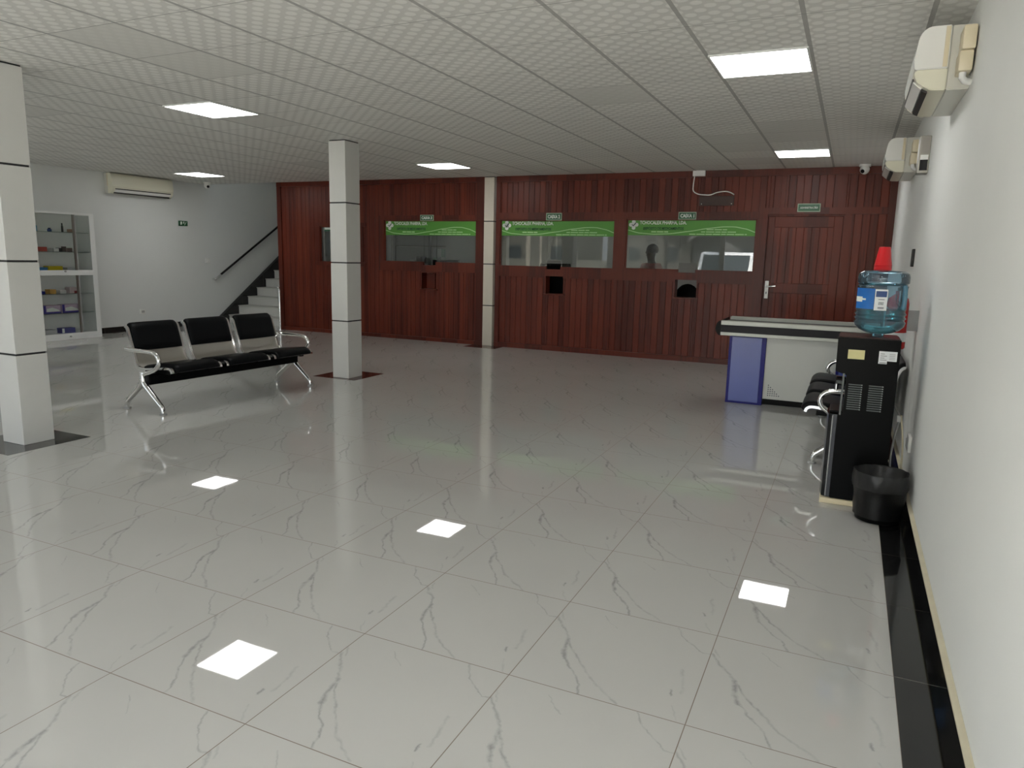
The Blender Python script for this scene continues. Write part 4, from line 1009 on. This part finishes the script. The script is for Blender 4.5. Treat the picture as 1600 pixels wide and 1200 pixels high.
# ------------------------------------------------------------------ cashiers room behind the glass
def desk(x0, x1, lab):
    t = thing('cashier_desk', lab, 'desk', P((x0 + x1) / 2, YP + .75), group='desks in the cashiers room')
    MB(U).box(x0, x1, YP + .38, YP + 1.2, 1.20, 1.26).build('top', M['wood_dark'], t)
    for x in (x0 + .05, x1 - .05): MB(U).box(x - .03, x + .03, YP + .4, YP + 1.15, 0, 1.20).build('leg', M['wood_dark'], t)
desk(-2.9, -1.0, 'dark desk behind the hatch under the CAIXA 1 window'); desk(-6.2, -4.2, 'dark desk behind the hatch under the CAIXA 2 window')
def chair(x, y, lab):
    t = thing('office_chair', lab, 'chair', P(x, y), group='office chairs in the cashiers room')
    MB(U).ball((x, y + .3, 1.36), .40, .85, .18, 1.0, 3).build('backrest', M['black_leather'], t, smooth=True)
    MB(U).box(x - .36, x + .36, y - .36, y + .32, .70, .80, .03).build('seat', M['black_leather'], t)
    MB(U).cyl((x, y, .10), .04, .60, 12).build('stem', M['chrome'], t)
    MB(U).tube([(x, y + .28, .72), (x, y + .36, .9), (x, y + .36, 1.2)], .03, 8).build('back_support', M['black_plastic'], t)
    for q in range(5):
        a = q * 2 * math.pi / 5
        MB(U).tube([(x, y, .12), (x + .4 * math.cos(a), y + .4 * math.sin(a), .05)], .045, 8).build('base_arm', M['black_plastic'], t)
chair(-2.30, YP + 1.75, 'black office chair seen through the hatch under CAIXA 1')
def monitor(x, y, lab, h=.72):
    t = thing('computer_monitor', lab, 'monitor', P(x, y, 1.26), group='monitors on the cashier desks')
    MB(U).box(x - .42, x + .42, y - .03, y + .05, 1.42, 1.42 + h, .02).build('screen_back', M['black_plastic'], t)
    MB(U).cyl((x, y + .01, 1.275), .05, .2, 12).build('stand', M['black_plastic'], t)
    MB(U).box(x - .2, x + .2, y - .12, y + .14, 1.262, 1.282, .004).build('foot', M['black_plastic'], t)
monitor(-5.46, YP + .62, 'black monitor back filling the hatch under the CAIXA 2 window', .78)
desk(-9.15, -8.3, 'dark desk behind the half shut hatch under the CAIXA 3 window')
monitor(-8.72, YP + .60, 'black monitor back behind the speaking slot of the CAIXA 3 window', .80)
# grey partition close behind the third window and a rack of packs left of it
struct(MB(U).box(-9.25, -7.3, YP + 1.5, YP + 1.7, 0, H).build('wall_screen', M['inner']))
rk = thing('stock_rack', 'stock rack with white packets behind the CAIXA 3 window', 'rack', P(-9.9, YP + 2.0))
for z in (0.6, 1.2, 1.8, 2.62, 3.3): MB(U).box(-11.2, -9.3, YP + 1.75, YP + 2.3, z - .03, z).build('shelf', M['steel'], rk)
for x in (-11.2, -9.95, -9.3): MB(U).box(x - .03, x + .03, YP + 1.72, YP + 1.8, 0, 3.6).build('upright', M['mid_grey'], rk)
rr = random.Random(11)
pk = [('white_pack', (.68, .68, .66)), ('pale_green_pack', (.42, .55, .46)), ('pale_pack', (.52, .54, .55))]
for i, z in enumerate((1.8, 2.045, 2.29)):
    for j in range(4):
        mn, mc = pk[(i + j) % 3]; x = -9.88 + j * .14
        o = tag(MB(U).box(x, x + .125, YP + 1.82, YP + 2.1, z + .002, z + .243, .01, 1).build('packet', cmat(mn, mc)), 'pale packet stacked on the rack behind the CAIXA 3 window', 'packet', 'packets on the stock rack')
for j in range(4):
    mn, mc = (('dark_pack', (.06, .05, .05)), ('white_pack', (.68, .68, .66)))[j % 2]; x = -10.9 + j * .22
    tag(MB(U).box(x, x + .18, YP + 1.8, YP + 2.1, 1.802, 1.802 + .30 + .1 * (j % 3), .01, 1).build('carton', cmat(mn, mc)), 'carton on the rack far left behind the CAIXA 3 window', 'carton', 'cartons on the stock rack')

# person behind the first window
def person(x, y, face):
    t = thing('person', 'person with short dark hair in a pink shirt standing behind the CAIXA 1 window', 'person', Vector((x, y, 0)), face)
    def skin(name, verts, edges, radii, m, parent=t, root=0, sub=2):
        me = bpy.data.meshes.new(name); me.from_pydata(verts, edges, []); o = bpy.data.objects.new(name, me); COL.objects.link(o)
        s = o.modifiers.new('skin', 'SKIN'); s.use_smooth_shade = True
        for i, r in enumerate(radii):
            sv = me.skin_vertices[0].data[i]; sv.radius = r if isinstance(r, tuple) else (r, r); sv.use_root = (i == root)
        d = o.modifiers.new('sub', 'SUBSURF'); d.levels = sub; d.render_levels = sub
        ev = o.evaluated_get(bpy.context.evaluated_depsgraph_get()); nm = bpy.data.meshes.new_from_object(ev)
        bpy.data.objects.remove(o); nm.materials.append(m)
        for p in nm.polygons: p.use_smooth = True
        o = bpy.data.objects.new(name, nm); COL.objects.link(o); o.parent = parent; return o
    # local: x to the person's left, -y forward
    V = [(0, 0, .88), (0, 0, 1.00), (0, -.01, 1.14), (0, 0, 1.27), (0, .01, 1.335), (0, -.012, 1.40), (0, -.015, 1.47), (0, -.012, 1.54), (0, -.005, 1.585)]
    Rr = [(.15, .10), (.14, .095), (.15, .105), (.155, .10), (.06, .06), (.052, .055), (.068, .085), (.075, .092), (.05, .06)]
    E = [(i, i + 1) for i in range(8)]
    for s in (-1, 1):
        b0 = len(V)
        V += [(s * .15, .005, 1.285), (s * .185, .01, 1.23), (s * .215, .015, 1.03), (s * .22, -.05, .84), (s * .215, -.07, .78)]
        Rr += [.055, .050, .042, .032, .026]
        E += [(3, b0), (b0, b0 + 1), (b0 + 1, b0 + 2), (b0 + 2, b0 + 3), (b0 + 3, b0 + 4)]
        h = len(V)
        V += [(s * .212, -.078, .735)]; Rr += [(.020, .035)]; E += [(b0 + 4, h)]
        for f in range(4):
            q = len(V); yy = -.108 + .02 * f
            V += [(s * .210, yy, .695), (s * .202, yy - .004, .655 - .006 * (1.5 - abs(f - 1.5)))]; Rr += [.009, .007]; E += [(h, q), (q, q + 1)]
        q = len(V); V += [(s * .20, -.112, .735), (s * .188, -.125, .70)]; Rr += [.010, .008]; E += [(b0 + 4, q), (q, q + 1)]
        l0 = len(V)
        V += [(s * .09, 0, .82), (s * .10, -.01, .47), (s * .10, .01, .10), (s * .105, -.06, .035), (s * .11, -.14, .03)]; Rr += [.085, .058, .040, .036, .03]
        E += [(0, l0), (l0, l0 + 1), (l0 + 1, l0 + 2), (l0 + 2, l0 + 3), (l0 + 3, l0 + 4)]
    body = skin('body', V, E, Rr, M['skin'])
    S = [(0, 0, .86), (0, 0, 1.00), (0, -.01, 1.14), (0, 0, 1.27), (0, .01, 1.33)]; SR = [(.165, .115), (.155, .11), (.165, .12), (.168, .112), (.07, .07)]; SE = [(i, i + 1) for i in range(4)]
    for s in (-1, 1):
        b0 = len(S); S += [(s * .155, .005, 1.285), (s * .19, .01, 1.22), (s * .208, .013, 1.06)]; SR += [.066, .062, .060]; SE += [(3, b0), (b0, b0 + 1), (b0 + 1, b0 + 2)]
    skin('shirt', S, SE, SR, M['pink'])
    T = [(0, 0, .90)]; TR = [(.16, .112)]; TE = []
    for s in (-1, 1):
        b0 = len(T); T += [(s * .09, 0, .80), (s * .10, -.01, .47), (s * .10, .01, .08)]; TR += [.098, .075, .062]; TE += [(0, b0), (b0, b0 + 1), (b0 + 1, b0 + 2)]
    skin('trousers', T, TE, TR, M['trousers'])
    hh = MB(); hh.ball((0, .012, 1.535), .092, .88, 1.04, .95, 3)
    for v in list(hh.b.verts):
        if v.co.y < -.055 and v.co.z < 1.565 or v.co.z < 1.475: hh.b.verts.remove(v)
    hh.build('hair', M['hair'], t, smooth=True, local=True)
    nm_ = MB().prism([(-.10, 1.52), (-.118, 1.485), (-.098, 1.478)], 'x', -.012, .012, .003).build('nose', M['skin'], t, local=True)
    for s in (-1, 1):
        MB().ball((s * .030, -.088, 1.522), .011, 1.2, .6, .7, 2).build('eye', M['eye'], t, smooth=True, local=True)
        MB().ball((s * .078, .0, 1.505), .028, .35, .7, 1.0, 2).build('ear', M['skin'], t, smooth=True, local=True)
    MB().ball((0, -.088, 1.448), .024, 1.0, .4, .3, 2).build('mouth', mat('lips', (.09, .03, .025), .5), t, smooth=True, local=True)
    return t
person(-3.17 * U, (YP + 1.55) * U, math.radians(-115)).scale = (1.055, 1.055, 1.055)

# ------------------------------------------------------------------ street outside (seen mirrored in the glass)
struct(MB(U).box(-60, 40, -110, YF, -0.30, -0.06).build('ground', M['asphalt']))
vx, vy = -5.35, -15.5
vn = thing('van', 'white van parked outside, seen mirrored in the CAIXA 1 window', 'van', P(vx, vy, -0.06))
w2 = 1.58
MB(U).prism([(vy + 2.2, .30), (vy + 2.25, .95), (vy + 1.9, 1.55), (vy + 1.0, 2.78), (vy + .7, 2.92), (vy - 4.2, 2.98), (vy - 4.6, 2.7), (vy - 4.6, .30)], 'x', vx - w2, vx + w2, 0.10, 3).build('body', M['car_white'], vn, smooth=True)
MB(U).prism([(vy + 1.96, 1.64), (vy + 1.93, 1.60), (vy + 1.07, 2.72), (vy + 1.13, 2.74)], 'x', vx - w2 * .86, vx + w2 * .86).build('windscreen', M['car_glass'], vn)
for sx in (-1, 1):
    MB(U).box(vx + sx * (w2 + .01) - .02, vx + sx * (w2 + .01) + .02, vy - 3.9, vy + .6, 1.75, 2.6).build('side_window', M['car_glass'], vn)
    MB(U).box(vx + sx * (w2 + .22) - .14, vx + sx * (w2 + .22) + .14, vy + 1.3, vy + 1.42, 1.75, 2.15, .03).build('mirror', M['black_plastic'], vn)
    MB(U).box(vx + sx * .95 - .3, vx + sx * .95 + .3, vy + 2.2, vy + 2.27, .85, 1.1, .02).build('headlamp', M['white_print'], vn)
    for yy in (vy + 1.2, vy - 3.4): MB(U).cyl((vx + sx * (w2 - .15) - .15, yy, .48), .54, .3, 24, 'x').build('wheel', M['tyre'], vn, smooth=True)
def house(x0, x1, y0, h, rise, lab, mw, mr):
    t = thing('house', lab, 'house', P((x0 + x1) / 2, y0, -0.06), group='houses across the street')
    MB(U).box(x0, x1, y0 - 8, y0, -.06, h).prism([(x0, h), (x1, h), ((x0 + x1) / 2, h + rise)], 'y', y0 - 8, y0).build('wall', mw, t)
    MB(U).prism([(x0 - .5, h - .1), ((x0 + x1) / 2, h + rise + .1), (x1 + .5, h - .1), (x1 + .5, h + .15), ((x0 + x1) / 2, h + rise + .4), (x0 - .5, h + .15)], 'y', y0 - 8.5, y0 + .6).build('roof', mr, t)
    for f in (.22, .7): MB(U).box(x0 + (x1 - x0) * f, x0 + (x1 - x0) * (f + .14), y0, y0 + .05, 1.6, 3.6).build('window', M['car_glass'], t)
house(-21, -13, -42, 4.6, 2.0, 'low cream house with gabled zinc roof across the street', M['house'], M['roof'])
house(-12, -6, -38, 4.2, 1.6, 'small grey house with gabled zinc roof behind the van', mat('grey_render', (0.13, 0.13, 0.125), 0.9), M['roof'])
house(-34, -24, -40, 5.2, 1.5, 'wide cream house at far left across the street', M['house'], M['roof'])
struct(MB(U).box(-40, 20, -34.2, -34, -.06, 2.2).build('wall_street', M['house']))
def tree(x, y, h, r, lab, seed):
    t = thing('tree', lab, 'tree', P(x, y, -.06), group='trees across the street'); q = random.Random(seed)
    MB(U).tube([(x, y, -.06), (x + .1, y, h * .5), (x, y, h * .75)], [.3, .15], 8).build('trunk', M['bark'], t)
    c = MB(U)
    for _ in range(14): c.ball((x + q.uniform(-r, r) * .8, y + q.uniform(-r, r) * .8, h * .8 + q.uniform(-r, r) * .5), r * q.uniform(.35, .6), 1, 1, .8, 2)
    c.build('crown', M['leaf'], t, smooth=True)
tree(-3.0, -44, 6.0, 2.6, 'bushy tree right of the grey house across the street', 1); tree(-22.5, -55, 9.0, 3.0, 'tall tree behind the cream houses', 2); tree(1.5, -40, 5.0, 2.2, 'low tree by the street post', 3)
for x, lab in ((-3.9, 'thin concrete street post right of the van'), (-2.6, 'thin concrete street post beside the low tree')):
    tag(MB(U).cyl((x, -26, -.06), .12, 9.0, 10).build('street_post', M['house']), lab, 'post', 'street posts')
